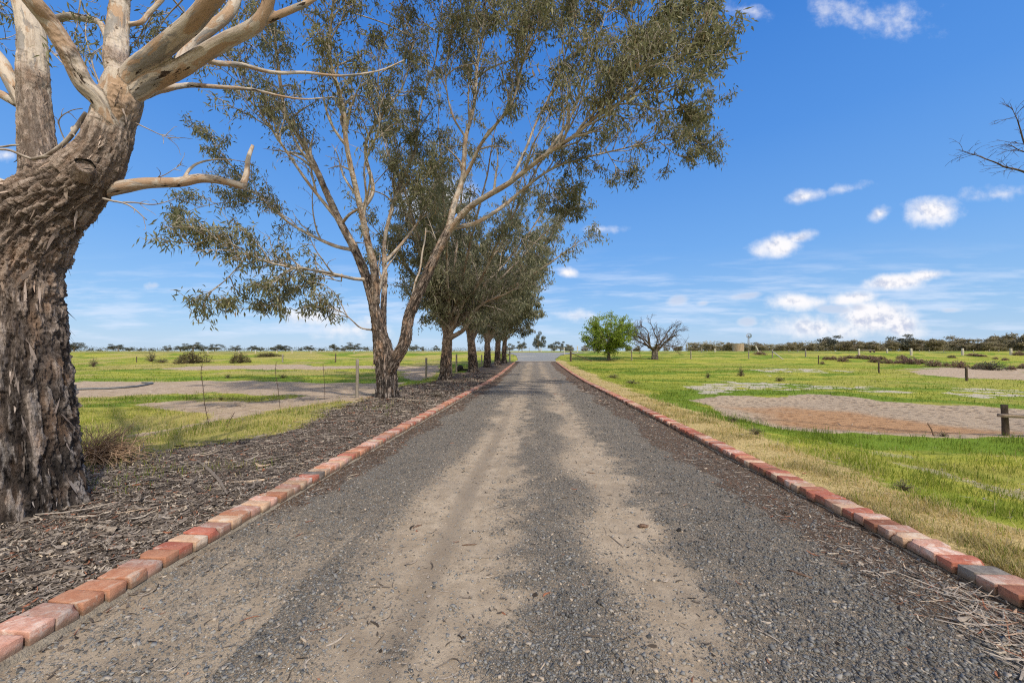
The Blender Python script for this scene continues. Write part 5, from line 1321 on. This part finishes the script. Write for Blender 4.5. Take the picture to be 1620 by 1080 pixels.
# right-hand fence across the end of the paddock
post(903, 571.5, 555, .14, 'postdark', 'dark gate post with a long diagonal brace on the right of the drive', 'right fence posts', brace=(937, 571.5, 'postdark', .06, .8))
post(999.5, 570, 553, .085, 'postgrey', 'fence post between the round green tree and the bare tree', 'right fence posts')
post(1093, 568, 554.5, .085, 'postgrey', 'fence post right of the bare tree', 'right fence posts')
post(1184.5, 567.5, 554, .075, 'postgrey', 'fence post below the windmill', 'right fence posts')
post(1222, 566, 552, .085, 'postgrey', 'fence post with a pale diagonal brace right of the windmill', 'right fence posts', brace=(1239, 568.5, 'postpale', .075, .75))
post(1274.5, 564.5, 551.5, .10, 'postgrey', 'grey post between the braced post and the saltbushes', 'right fence posts')
post(1295, 576, 562, .06, 'postdark', 'dark post just left of the first saltbushes', 'right fence posts')
post(1390.5, 590.5, 572.5, .06, 'postdark', 'dark post beyond the white salt strip', 'right fence posts')
post(1529.5, 602.5, 580, .068, 'postdark', 'dark post below the brown patch', 'right fence posts')
post(1441.5, 562, 551, .16, 'postpale', 'pale stout post in the far right paddock, left one of three', 'right fence posts')
post(1523, 562, 551, .16, 'postpale', 'pale stout post in the far right paddock, middle one of three', 'right fence posts')
post(1599.5, 561.5, 551, .16, 'postpale', 'pale stout post in the far right paddock, right one of three', 'right fence posts')
post(1403.5, 558, 552, .12, 'postpale', 'small pale post beside the far stockyard rail', 'right fence posts')
post(1131, 556.5, 551.5, .14, 'postpale', 'small pale post left of the rusty tank', 'right fence posts')
post(1110, 556.5, 550.5, .11, 'postgrey', 'thin post left of the small pale post', 'right fence posts')
post(1199.5, 556.5, 547, .16, 'postpale', 'pale post leaning to the left near the windmill', 'right fence posts', lean=(-.42, 0))
o, p, h = post(1359, 561.5, 551.5, .14, 'postpale', 'pale post with a rail to two short dark posts', 'right fence posts')
mb = MB(); e = at(1383, 554, depth_of(p)); mb.tube(np.array([[0, 0, h * .72], np.array(e) - p]), .055, 5, True); mb.build('rail', M['postgrey'], o)
post(1377, 557.5, 552, .14, 'postdark', 'short dark post holding the far rail end', 'right fence posts'); post(1383.2, 557.5, 552.3, .13, 'postdark', 'outer short dark post just right of the far rail end', 'right fence posts')
for q, px in enumerate([1248, 1262, 1455, 1470, 1493, 1540, 1565, 1580]):
    post(px, 556.5, 553, .07, 'postgrey', f'tiny post on the far right fence line, {ORD[q]} from the windmill', 'posts of the far right fence')
# near post with the rail at the frame edge
o, p, h = post(1590.5, 689, 640, .055, 'postdark', 'dark post carrying a pale timber rail at the dry pond', 'right fence posts')
Dp = depth_of(p); a_, b_ = at(1583, 657, Dp - .07), at(1760, 664, Dp - .5); dv = b_ - a_; L_ = np.linalg.norm(dv); ax = dv / L_; yy_ = unit(np.cross([0, 0, 1.], ax)); zz_ = np.cross(ax, yy_)
mb = MB(); mb.box((0, 0, 0), (L_, .16, .065), np.stack([ax, yy_, zz_], 1)); mb.V[0] = mb.V[0] + (a_ + b_) / 2 - p; mb.build('rail', M['rail'], o, False)
q = gnd(1478, 689); mb = MB(); mb.tube(smoothline([(0, 0, -.05), (-.05, 0, .12), (-.13, 0, .27)], 4), np.linspace(.014, .010, 9), 6, True); o = mb.build('stick', M['chip'], None, True); o.location = q; tag(o, 'brown stick leaning at the near edge of the dry pond', 'stick')
post(892.5, 560.5, 549.5, .10, 'postpale', 'white roadside post left of the dark gate post', 'road posts'); post(913.5, 557, 547, .12, 'postpale', 'pale roadside post behind the round green tree', 'road posts')
post(856, 556.5, 551, .10, 'postpale', 'short pale post across the road at the foot of the tall narrow gum', 'road posts')
# open mesh gate on the left of the drive end
pg_ = gnd(806.5, 571.5); root = empty('gate', pg_, 'grey tubular mesh gate standing open at the left end of the drive', 'gate'); Dg = depth_of(pg_)
def GP(px, py, dd=0): return np.array(at(px, py, Dg + dd)) - pg_
mb = MB()
for (a, b) in (((801, 551), (801, 571)), ((801, 551), (813, 551)), ((801, 569), (806, 569))): mb.tube(np.array([GP(*a, .4), GP(*b, .4)]), .03, 6, True)
mb.build('gate_frame', M['galv'], root)
mb = MB()
for q in range(6): mb.tube(np.array([GP(801 + q * 2.2, 551.5, .4), GP(801 + q * 2.2, 569, .4)]), .008, 4, True)
for q in range(5): mb.tube(np.array([GP(801, 554 + q * 3, .4), GP(813, 554 + q * 3, .4)]), .008, 4, True)
mb.build('mesh_panel', M['galv'], root)
mb = MB(); mb.tube(np.array([GP(799, 564), GP(806, 560.5)]), .05, 6, True); mb.build('brace', M['postdark'], root)
post(806.5, 572, 556, .12, 'postgrey', 'grey gate post at the left end of the drive', 'left fence posts')
# pale rail fence on the far side of the road
mb = MB(); pr_ = EYE + ray(803, 556) * 92; root = empty('road_fence', (pr_[0], pr_[1], float(H(pr_[0], pr_[1]))), 'low wire fence across the road beyond the end of the drive', 'fence'); o0 = np.array(root.location)
for k_, (za) in enumerate((.35, .7, 1.05)):
    mb.tube(np.array([(0, 0, za), (22, 1.5, za)]), .012, 4, True)
mb.build('wire', M['galv'], root)
for q in range(9):
    mb = MB(); mb.tube(np.array([(q * 2.7, q * .19, -.2), (q * 2.7, q * .19, 1.2)]), .035, 5, True); mb.build('post', M['postgrey'], root)

# burnt stump between the third and fourth gums
ps = gnd(727, 587); mb = MB(); r = np.random.default_rng(88)
mb.tube(wiggle(np.array([(-.35, 0, .10), (-.2, 0, .16), (0, 0, .26), (.12, .05, .42), (.16, .05, .52)]), .03, 3, 2), np.array([.10, .2, .26, .24, .10]), 10, True)
mb.tube(np.array([(.15, 0, .12), (.55, .1, .10), (1.1, .15, .05)]), np.array([.13, .11, .08]), 8, True)
o = mb.build('stump', M['burnt'], None, True); o.location = ps; tag(o, 'burnt black stump lying between the third and fourth gums', 'stump')
# poly pipe on the bare dirt
pts = [gnd(a, b) + [0, 0, .04] for a, b in ((60, 620), (130, 617), (180, 615.5), (215, 612.5), (238, 608), (240, 606.8), (225, 606.5))]
mb = MB(); P = smoothline(pts, 8); P[:, 2] = H(P[:, 0], P[:, 1]) + .05; p0 = P[0].copy(); mb.tube(P - p0, .05, 8, True); o = mb.build('hose', M['poly'], None, True); o.location = p0; tag(o, 'grey poly pipe snaking across the bare dirt in the left paddock', 'pipe')

# ------------------------------------------------------------------ rusty tank and windmill
pt = gnd(1168, 554.5); 
if depth_of(pt) > 190 or depth_of(pt) < 80: pt = EYE + ray(1168, 555) * 150; pt[2] = float(H(pt[0], pt[1]))
Dt = depth_of(pt); st_ = Dt / FPX; root = empty('water_tank', pt, 'squat rusty water tank in front of the right-hand scrub', 'tank')
a = np.linspace(0, 2 * math.pi, 40, endpoint=False); Rt = 8.0 * st_; zt = (EYE + ray(1168, 543.5) * Dt)[2] - pt[2]; V = []; zs = np.linspace(-.2, zt, 26)
V = np.array([[(Rt + .03 * math.cos(zi / zt * 14 * math.pi)) * math.cos(q), (Rt + .03 * math.cos(zi / zt * 14 * math.pi)) * math.sin(q), zi] for zi in zs for q in a])
i = np.arange(25)[:, None] * 40; j = np.arange(40)[None]; Q = np.stack([i + j, i + (j + 1) % 40, i + 40 + (j + 1) % 40, i + 40 + j], -1).reshape(-1, 4)
mesh('wall', V, Q, None, M['rusttank'], True, root)
mb = MB(); mb.tube(np.array([[Rt * 1.02 * math.cos(q), Rt * 1.02 * math.sin(q), zt] for q in np.append(a, a[0])]), .05, 6, False); mb.build('rim', M['postpale'], root)
V = np.vstack([[[Rt * .98 * math.cos(q), Rt * .98 * math.sin(q), zt - .06] for q in a], [[0, 0, zt + .12]]]); mesh('lid', V, np.stack([np.arange(40), (np.arange(40) + 1) % 40, np.full(40, 40)], 1), None, M['rusttank'], False, root)
pw = EYE + ray(1184.5, 556) * (Dt * .93); pw[2] = float(H(pw[0], pw[1])); Dw = depth_of(pw); sw = Dw / FPX
root = empty('windmill', pw, 'small farm windmill on a slender lattice tower above the right paddock', 'windmill')
hub = np.array(at(1184.5, 531, Dw)) - pw; mb = MB(); tz = hub[2]
for sx in (-1, 1):
    for sy in (-1, 1): mb.tube(np.array([(sx * .55, sy * .55, -.1), (sx * .06, sy * .06, tz - .15)]), .035, 5, True)
for q in range(6):
    z0 = tz * q / 6.5; w0 = .55 * (1 - z0 / tz) + .06; z1 = tz * (q + 1) / 6.5; w1 = .55 * (1 - z1 / tz) + .06
    for (s0, s1) in (((-1, -1), (1, -1)), ((1, -1), (1, 1)), ((1, 1), (-1, 1)), ((-1, 1), (-1, -1))):
        mb.tube(np.array([(s0[0] * w0, s0[1] * w0, z0), (s1[0] * w1, s1[1] * w1, z1)]), .016, 4, True); mb.tube(np.array([(s0[0] * w0, s0[1] * w0, z0), (s1[0] * w0, s1[1] * w0, z0)]), .016, 4, True)
mb.build('tower', M['postgrey'], root)
fw = np.array([-.25, -.95, 0]); fw /= np.linalg.norm(fw); rx = np.array([-fw[1], fw[0], 0]); Rw = 4.0 * sw; hc = hub + fw * .35; nb_ = 16
for q in range(nb_):
    a0 = q / nb_ * 2 * math.pi; a1 = a0 + .26; mbb = MB()
    f = lambda an, rd, tw_: hc + (rx * math.cos(an) + np.array([0, 0, 1]) * math.sin(an)) * rd + fw * tw_
    mbb.add(np.array([f(a0, Rw * .42, -.06), f(a1, Rw * .42, .06), f(a1, Rw, .10), f(a0, Rw, -.10)]), [[0, 1, 2, 3]]); mbb.build('blade', M['galv'], root, False)
mb = MB(); mb.tube(np.array([hc + (rx * math.cos(q) + np.array([0, 0, 1]) * math.sin(q)) * Rw * .95 for q in np.linspace(0, 2 * math.pi, 33)]), .03, 5, False); mb.tube(np.array([hc + (rx * math.cos(q) + np.array([0, 0, 1]) * math.sin(q)) * Rw * .45 for q in np.linspace(0, 2 * math.pi, 25)]), .025, 5, False); mb.build('rim', M['steel'], root)
mb = MB(); mb.tube(np.array([hc + fw * .1, hub - fw * .5]), .10, 8, True); mb.build('hub', M['steel'], root)
tv = hub - fw * .4; te = hub - fw * 1.6 + rx * .5; mb = MB(); mb.tube(np.array([tv, te]), .03, 5, True); n_ = unit(te - tv); up_ = np.array([0, 0, 1.0])
mb.add(np.array([te - n_ * .1 + up_ * .18 - [0, 0, .3], te - n_ * .1 - up_ * .45 - [0, 0, .3], te + n_ * .9 - up_ * .7 - [0, 0, .3], te + n_ * .9 + up_ * .35 - [0, 0, .3]]), [[0, 1, 2, 3]]); mb.build('tail_vane', M['steel'], root, False)
# ------------------------------------------------------------------ loose stuff nobody could count
def scatter(n, x0, x1, y0, y1, r, power=1.8):
    """denser near the camera"""
    u_ = r.random(n); y = (y0 ** (1 - power) + u_ * (y1 ** (1 - power) - y0 ** (1 - power))) ** (1 / (1 - power)) if power != 1 else y0 * (y1 / y0) ** u_
    return r.uniform(x0, x1, n), y
r = np.random.default_rng(301)
# gravel stones
OCT_V = np.array([[1, 0, 0], [-1, 0, 0], [0, 1, 0], [0, -1, 0], [0, 0, 1], [0, 0, -1]], float); OCT_F = np.array([[0, 2, 4], [2, 1, 4], [1, 3, 4], [3, 0, 4], [2, 0, 5], [1, 2, 5], [3, 1, 5], [0, 3, 5]])
CUB_V = np.array([[x, y, z] for x in (-1, 1) for y in (-1, 1) for z in (-1, 1)], float); CUB_F = np.array([[0, 1, 3, 2], [4, 6, 7, 5], [0, 4, 5, 1], [2, 3, 7, 6], [0, 2, 6, 4], [1, 5, 7, 3]])
x, y = scatter(330000, XL + .03, XR - .03, 1.15, 16, r, 1.75)
g, l, t = drive_fields(x, y)
keep = r.random(len(x)) < np.clip(.10 + .90 * g ** 1.5 * (1 - .55 * l), 0, 1); x, y, g = x[keep], y[keep], g[keep]
n = len(x); z = drive_z(x, y)
sz = np.exp(r.normal(math.log(.0030), .6, n)); sz = np.clip(sz, .0012, .0125) * (1 + ss(3, 14, y) * .8)
sc3 = sz[:, None] * np.stack([r.uniform(.8, 1.5, n), r.uniform(.7, 1.1, n), r.uniform(.45, .8, n)], 1)
V = CUB_V[None] * (1 + r.normal(0, .28, (n, 8, 3))) * .72 * sc3[:, None]
a = r.uniform(0, 2 * math.pi, n); ca, sa = np.cos(a)[:, None], np.sin(a)[:, None]
V = np.stack([V[..., 0] * ca - V[..., 1] * sa, V[..., 0] * sa + V[..., 1] * ca, V[..., 2]], -1)
tl = r.normal(0, .3, (n, 1)); V[..., 2] += V[..., 0] * tl
V += np.stack([x, y, z + sz * .22], 1)[:, None]
F = (np.arange(n)[:, None, None] * 8 + CUB_F[None]).reshape(-1, 4)
tint = np.clip(r.beta(1.7, 2.2, n) * .95 + np.where(r.random(n) < .05, .3, 0), 0, 1); sandy = r.random(n) < (1 - g) * .75; tint = np.where(sandy, r.uniform(.72, 1.0, n), tint)
tag(mesh('gravel', V.reshape(-1, 3), F, dict(tint=np.repeat(tint, 8)), M['stone'], False), 'blue-grey gravel scattered over the driveway', 'gravel', kind='stuff')
print('stones', n)

def strips(name, x, y, zf, L, W, ang, curl, lift, tint, label, cat):
    """thin curling bark strips and leaves lying on the ground"""
    n = len(x); z = zf(x, y); k_ = 4
    s_ = np.linspace(-.5, .5, k_)[None] * L[:, None]
    bend = curl[:, None] * (s_ ** 2) / (L[:, None] + 1e-6)
    cx = s_ * np.cos(ang)[:, None] - bend * np.sin(ang)[:, None]; cy = s_ * np.sin(ang)[:, None] + bend * np.cos(ang)[:, None]
    nx, ny = -np.sin(ang)[:, None], np.cos(ang)[:, None]
    tp = np.array([.55, 1, .9, .35])[None] * W[:, None] * .5
    hz = lift[:, None] * (.25 + np.abs(s_ / L[:, None]) * r.uniform(0, 2.2, (n, 1))) + tp * .2
    roll = r.normal(0, .35, (n, 1)) * tp
    A = np.stack([x[:, None] + cx + nx * tp, y[:, None] + cy + ny * tp, z[:, None] + hz + roll], -1)
    B = np.stack([x[:, None] + cx - nx * tp, y[:, None] + cy - ny * tp, z[:, None] + hz - roll], -1)
    C = np.stack([x[:, None] + cx, y[:, None] + cy, z[:, None] + hz + tp * r.uniform(.1, .7, (n, 1))], -1)
    V = np.stack([A, C, B], 2).reshape(n, k_ * 3, 3)
    q = []
    for e in range(k_ - 1):
        for c in range(2): q.append([e * 3 + c, e * 3 + c + 1, e * 3 + 3 + c + 1, e * 3 + 3 + c])
    F = (np.arange(n)[:, None, None] * (k_ * 3) + np.array(q)[None]).reshape(-1, 4)
    return V.reshape(-1, 3), F, np.repeat(tint, k_ * 3)
def litter_set(parts, name, label, cat):
    VV, FF, TT, nb_ = [], [], [], 0
    for V, F, T in parts: VV.append(V); FF.append(F + nb_); TT.append(T); nb_ += len(V)
    tag(mesh(name, np.vstack(VV), np.vstack(FF), dict(tint=np.concatenate(TT)), M['litter'], False), label, cat, kind='stuff')
def mk(n, x0, x1, y0, y1, pw, dens, zf, L, W, tint, lift=.006, angmu=None, grow=True):
    x, y = scatter(n, x0, x1, y0, y1, r, pw); k_ = r.random(n) < dens(x, y); x, y = x[k_], y[k_]; n = len(x)
    gr_ = 1 + ss(5, 20, y) * 1.6 if grow else 1
    Ls = np.clip(np.exp(r.normal(math.log(L), .5, n)), L * .3, L * 3.2) * gr_; Ws = np.clip(np.exp(r.normal(math.log(W), .4, n)), W * .4, W * 2.5) * gr_
    an = r.uniform(0, math.pi, n) if angmu is None else r.normal(angmu, .9, n)
    return strips('', x, y, zf, Ls, Ws, an, r.normal(0, .5, n), lift * r.uniform(.2, 2.6, n) * gr_, np.clip(tint[0] + r.normal(0, tint[1], n), 0, 1), '', '')
Hf = lambda x, y: H(x, y)
dl = lambda x, y: np.clip(zones(x, y)['litter'] * 1.05, 0, 1) * (np.hypot((x + 4.5) / 1, (y - 2.2) / 1) > .0)
P_ = [mk(30000, -8.0, XL - .2, .9, 24, 1.35, dl, Hf, .075, .012, (.46, .28), .010), mk(7000, -7.5, XL - .36, .9, 18, 1.3, dl, Hf, .15, .015, (.42, .27), .014), mk(260, -7.5, XL - .62, 1.2, 13, 1.2, dl, Hf, .55, .022, (.45, .25), .02, .5),
      mk(80000, -8.0, XL - .2, .9, 30, 1.35, dl, Hf, .032, .010, (.58, .3), .010), mk(5000, -11, -5, 4, 16, 1.1, lambda x, y: .35 * (n2(x, y, .5, 3, 302) > .12), Hf, .06, .012, (.6, .2), .01)]
litter_set(P_, 'leaf_litter', 'dead bark strips and leaves carpeting the ground under the gums', 'leaf litter')
dd2 = lambda x, y: np.clip(drive_fields(x, y)[1] * .9 + .05, 0, 1)
P_ = [mk(34000, XL + .02, XR - .02, 1.1, 26, 1.35, dd2, drive_z, .032, .008, (.42, .3), .005), mk(9000, XL + .02, XR - .02, 1.1, 16, 1.3, dd2, drive_z, .065, .007, (.6, .3), .006),
      mk(900, 2.0, XR, 1.2, 2.6, 1.0, lambda x, y: .9 * (x > 2.1 + .25 * (y - 1.2)), drive_z, .17, .006, (.82, .12), .02)]
litter_set(P_, 'fallen_leaves', 'dry leaves and chips strewn along the edges of the gravel', 'fallen leaves')
P_ = [mk(5000, XR + .25, 9, 1.5, 14, 1.3, lambda x, y: np.clip(zones(x, y)['dead'] * .9 + .04, 0, 1), Hf, .07, .010, (.75, .2), .012)]
litter_set(P_, 'dry_stalks', 'bleached dead stalks lying in the right verge', 'dry stalks')

# grass blades
def grass(n, x0, x1, y0, y1, pw, seed, xf=None, hsc=1.0, skip=None):
    global r
    r = np.random.default_rng(seed)
    x, y = scatter(n, 0, 1, y0, y1, r, pw)
    x = x0 + (x1 - x0) * x if xf is None else xf(x, y)
    z_ = zones(x, y); cl = n2(x, y, 2.6, 3, 311); pt_ = n2(x, y, .7, 3, 312)
    dn = np.clip(.55 + 1.1 * cl, .05, 1) * (1 - np.clip(z_['bare'] * 1.2, 0, 1)) * (1 - np.clip(z_['pond'] * 1.3, 0, 1)) * (1 - .8 * z_['salt']) * (1 - .75 * z_['dead'])
    dn = dn * (1 - np.clip(z_['litter'] * 1.05 - .35 * ss(.12, .4, pt_), 0, 1))
    dn = np.where((x > XL - BW - .03) & (x < XR + BW + .03), 0, dn)
    k_ = r.random(n) < dn; x, y = x[k_], y[k_]; cl = cl[k_]; pt_ = pt_[k_]; z_ = {q: v[k_] for q, v in z_.items()}; n = len(x)
    far_ = 1 + ss(4, 26, y) * .35
    hgt = (.022 + .03 * r.gamma(1.3, .8, n)).clip(.02, .16) * (1 + .9 * np.clip(cl, 0, 1)) * (1 + .3 * z_['lush']) * far_ * hsc * (1 - .38 * z_['dryr'])
    wd = r.uniform(.0028, .006, n) * (1 + ss(3, 26, y) * 3.2)
    a = r.uniform(0, 2 * math.pi, n); ln = r.uniform(.15, .95, n) * hgt
    b = np.stack([x, y, H(x, y) - .004], 1)
    d = np.stack([np.cos(a), np.sin(a), np.zeros(n)], 1); s_ = np.stack([-np.sin(a), np.cos(a), np.zeros(n)], 1)
    up = np.array([0, 0, 1.0])
    v0 = b - s_ * wd[:, None] / 2; v1 = b + s_ * wd[:, None] / 2
    m = b + d * (ln * .35)[:, None] + up * (hgt * .6)[:, None]; v2 = m + s_ * wd[:, None] * .42; v3 = m - s_ * wd[:, None] * .42
    tp = b + d * ln[:, None] + up * hgt[:, None]
    V = np.stack([v0, v1, v2, v3, tp], 1).reshape(-1, 3); i5 = np.arange(n)[:, None] * 5
    dry = np.where(x > 0, .95 * z_['dryr'], .55 * z_['dryl'] * (1 - .6 * ss(.1, .4, pt_))) 
    dry = np.clip(dry + .25 * z_['dead'] + .12 * z_['yellow'] - .1 * z_['lush'], 0, 1)
    t = np.clip(np.where(r.random(n) < dry * .92, r.normal(.84, .10, n), r.normal(.34 + .12 * z_['yellow'] - .16 * z_['lush'], .12, n)), 0, 1)
    return V, [np.hstack([i5, i5 + 1, i5 + 2, i5 + 3]), np.hstack([i5 + 3, i5 + 2, i5 + 4])], np.repeat(t, 5)
def add_grass(args, label):
    VV, Q, T, TT, nb_ = [], [], [], [], 0
    for a in args:
        V, F, t = grass(*a[0], **a[1]); VV.append(V); Q.append(F[0] + nb_); T.append(F[1] + nb_); TT.append(t); nb_ += len(V)
    print('blades', nb_ // 5)
    tag(mesh('grass', np.vstack(VV), [np.vstack(Q), np.vstack(T)], dict(tint=np.concatenate(TT)), M['grassblade'], False), label, 'grass', kind='stuff')
right_x = lambda u_, y: XR + BW + .03 + u_ ** 1.25 * (2.0 + 1.6 * y)
left_x = lambda u_, y: XL - .8 - u_ * (1.5 + 1.5 * y)
add_grass([((170000, 0, 1, 1.6, 11, 1.15, 401), dict(xf=right_x)), ((100000, 0, 1, 9, 46, 1.15, 402), dict(xf=right_x, hsc=.8)), ((60000, 0, 1, 34, 72, 1., 406), dict(xf=right_x, hsc=.9)), ((26000, XR + .24, XR + 1.1, 1.5, 14, 1.2, 405), {})], 'short grass of the right paddock, straw yellow along the kerb')
add_grass([((110000, 0, 1, 3.6, 14, 1.1, 403), dict(xf=left_x)), ((70000, 0, 1, 12, 46, 1.15, 404), dict(xf=left_x, hsc=.8)), ((40000, 0, 1, 34, 72, 1., 407), dict(xf=left_x, hsc=.9))], 'thin green and yellow grass beyond the bark litter on the left')

# single bits lying on the drive
def chip(px, py, l_, w_, h_, mat, label, rz, cat='bark chip', name='bark_chip'):
    p = gnd(px, py); p[2] = float(drive_z(np.array([p[0]]), np.array([p[1]]))[0]) + h_ * .45; mb = MB(); rr_ = np.random.default_rng(int(px))
    S = np.linspace([-l_ / 2, 0, 0], [l_ / 2, 0, 0], 7) + rr_.normal(0, w_ * .12, (7, 3)); mb.tube(S, np.array([.35, .9, 1, .95, 1, .8, .3]) * w_ / 2, 7, True); mb.V[0][:, 2] *= h_ / w_
    o = mb.build(name, M[mat], None, False); o.location = p; o.rotation_euler = (0, 0, rz); tag(o, label, cat, 'bits lying on the drive')
chip(1018, 849, .095, .05, .028, 'chip', 'brown chunk of bark on the sandy right wheel track', .1)
chip(1075, 860, .035, .03, .022, 'burnt', 'small dark stone on the right wheel track past the bark chunk', .6, 'stone', 'stone')
chip(1268, 938, .13, .02, .014, 'chip', 'thin brown twig on the gravel of the right side', -.75, 'stick', 'stick')
chip(935, 760, .12, .016, .010, 'chip', 'thin dark twig on the drive beyond the bark chunk', -.4, 'stick', 'stick')
chip(742, 878, .12, .014, .010, 'chip', 'pale slender twig on the sandy left wheel track', .2, 'stick', 'stick')
chip(660, 848, .09, .02, .012, 'chip', 'curled dark bark sliver on the left wheel track', .9)
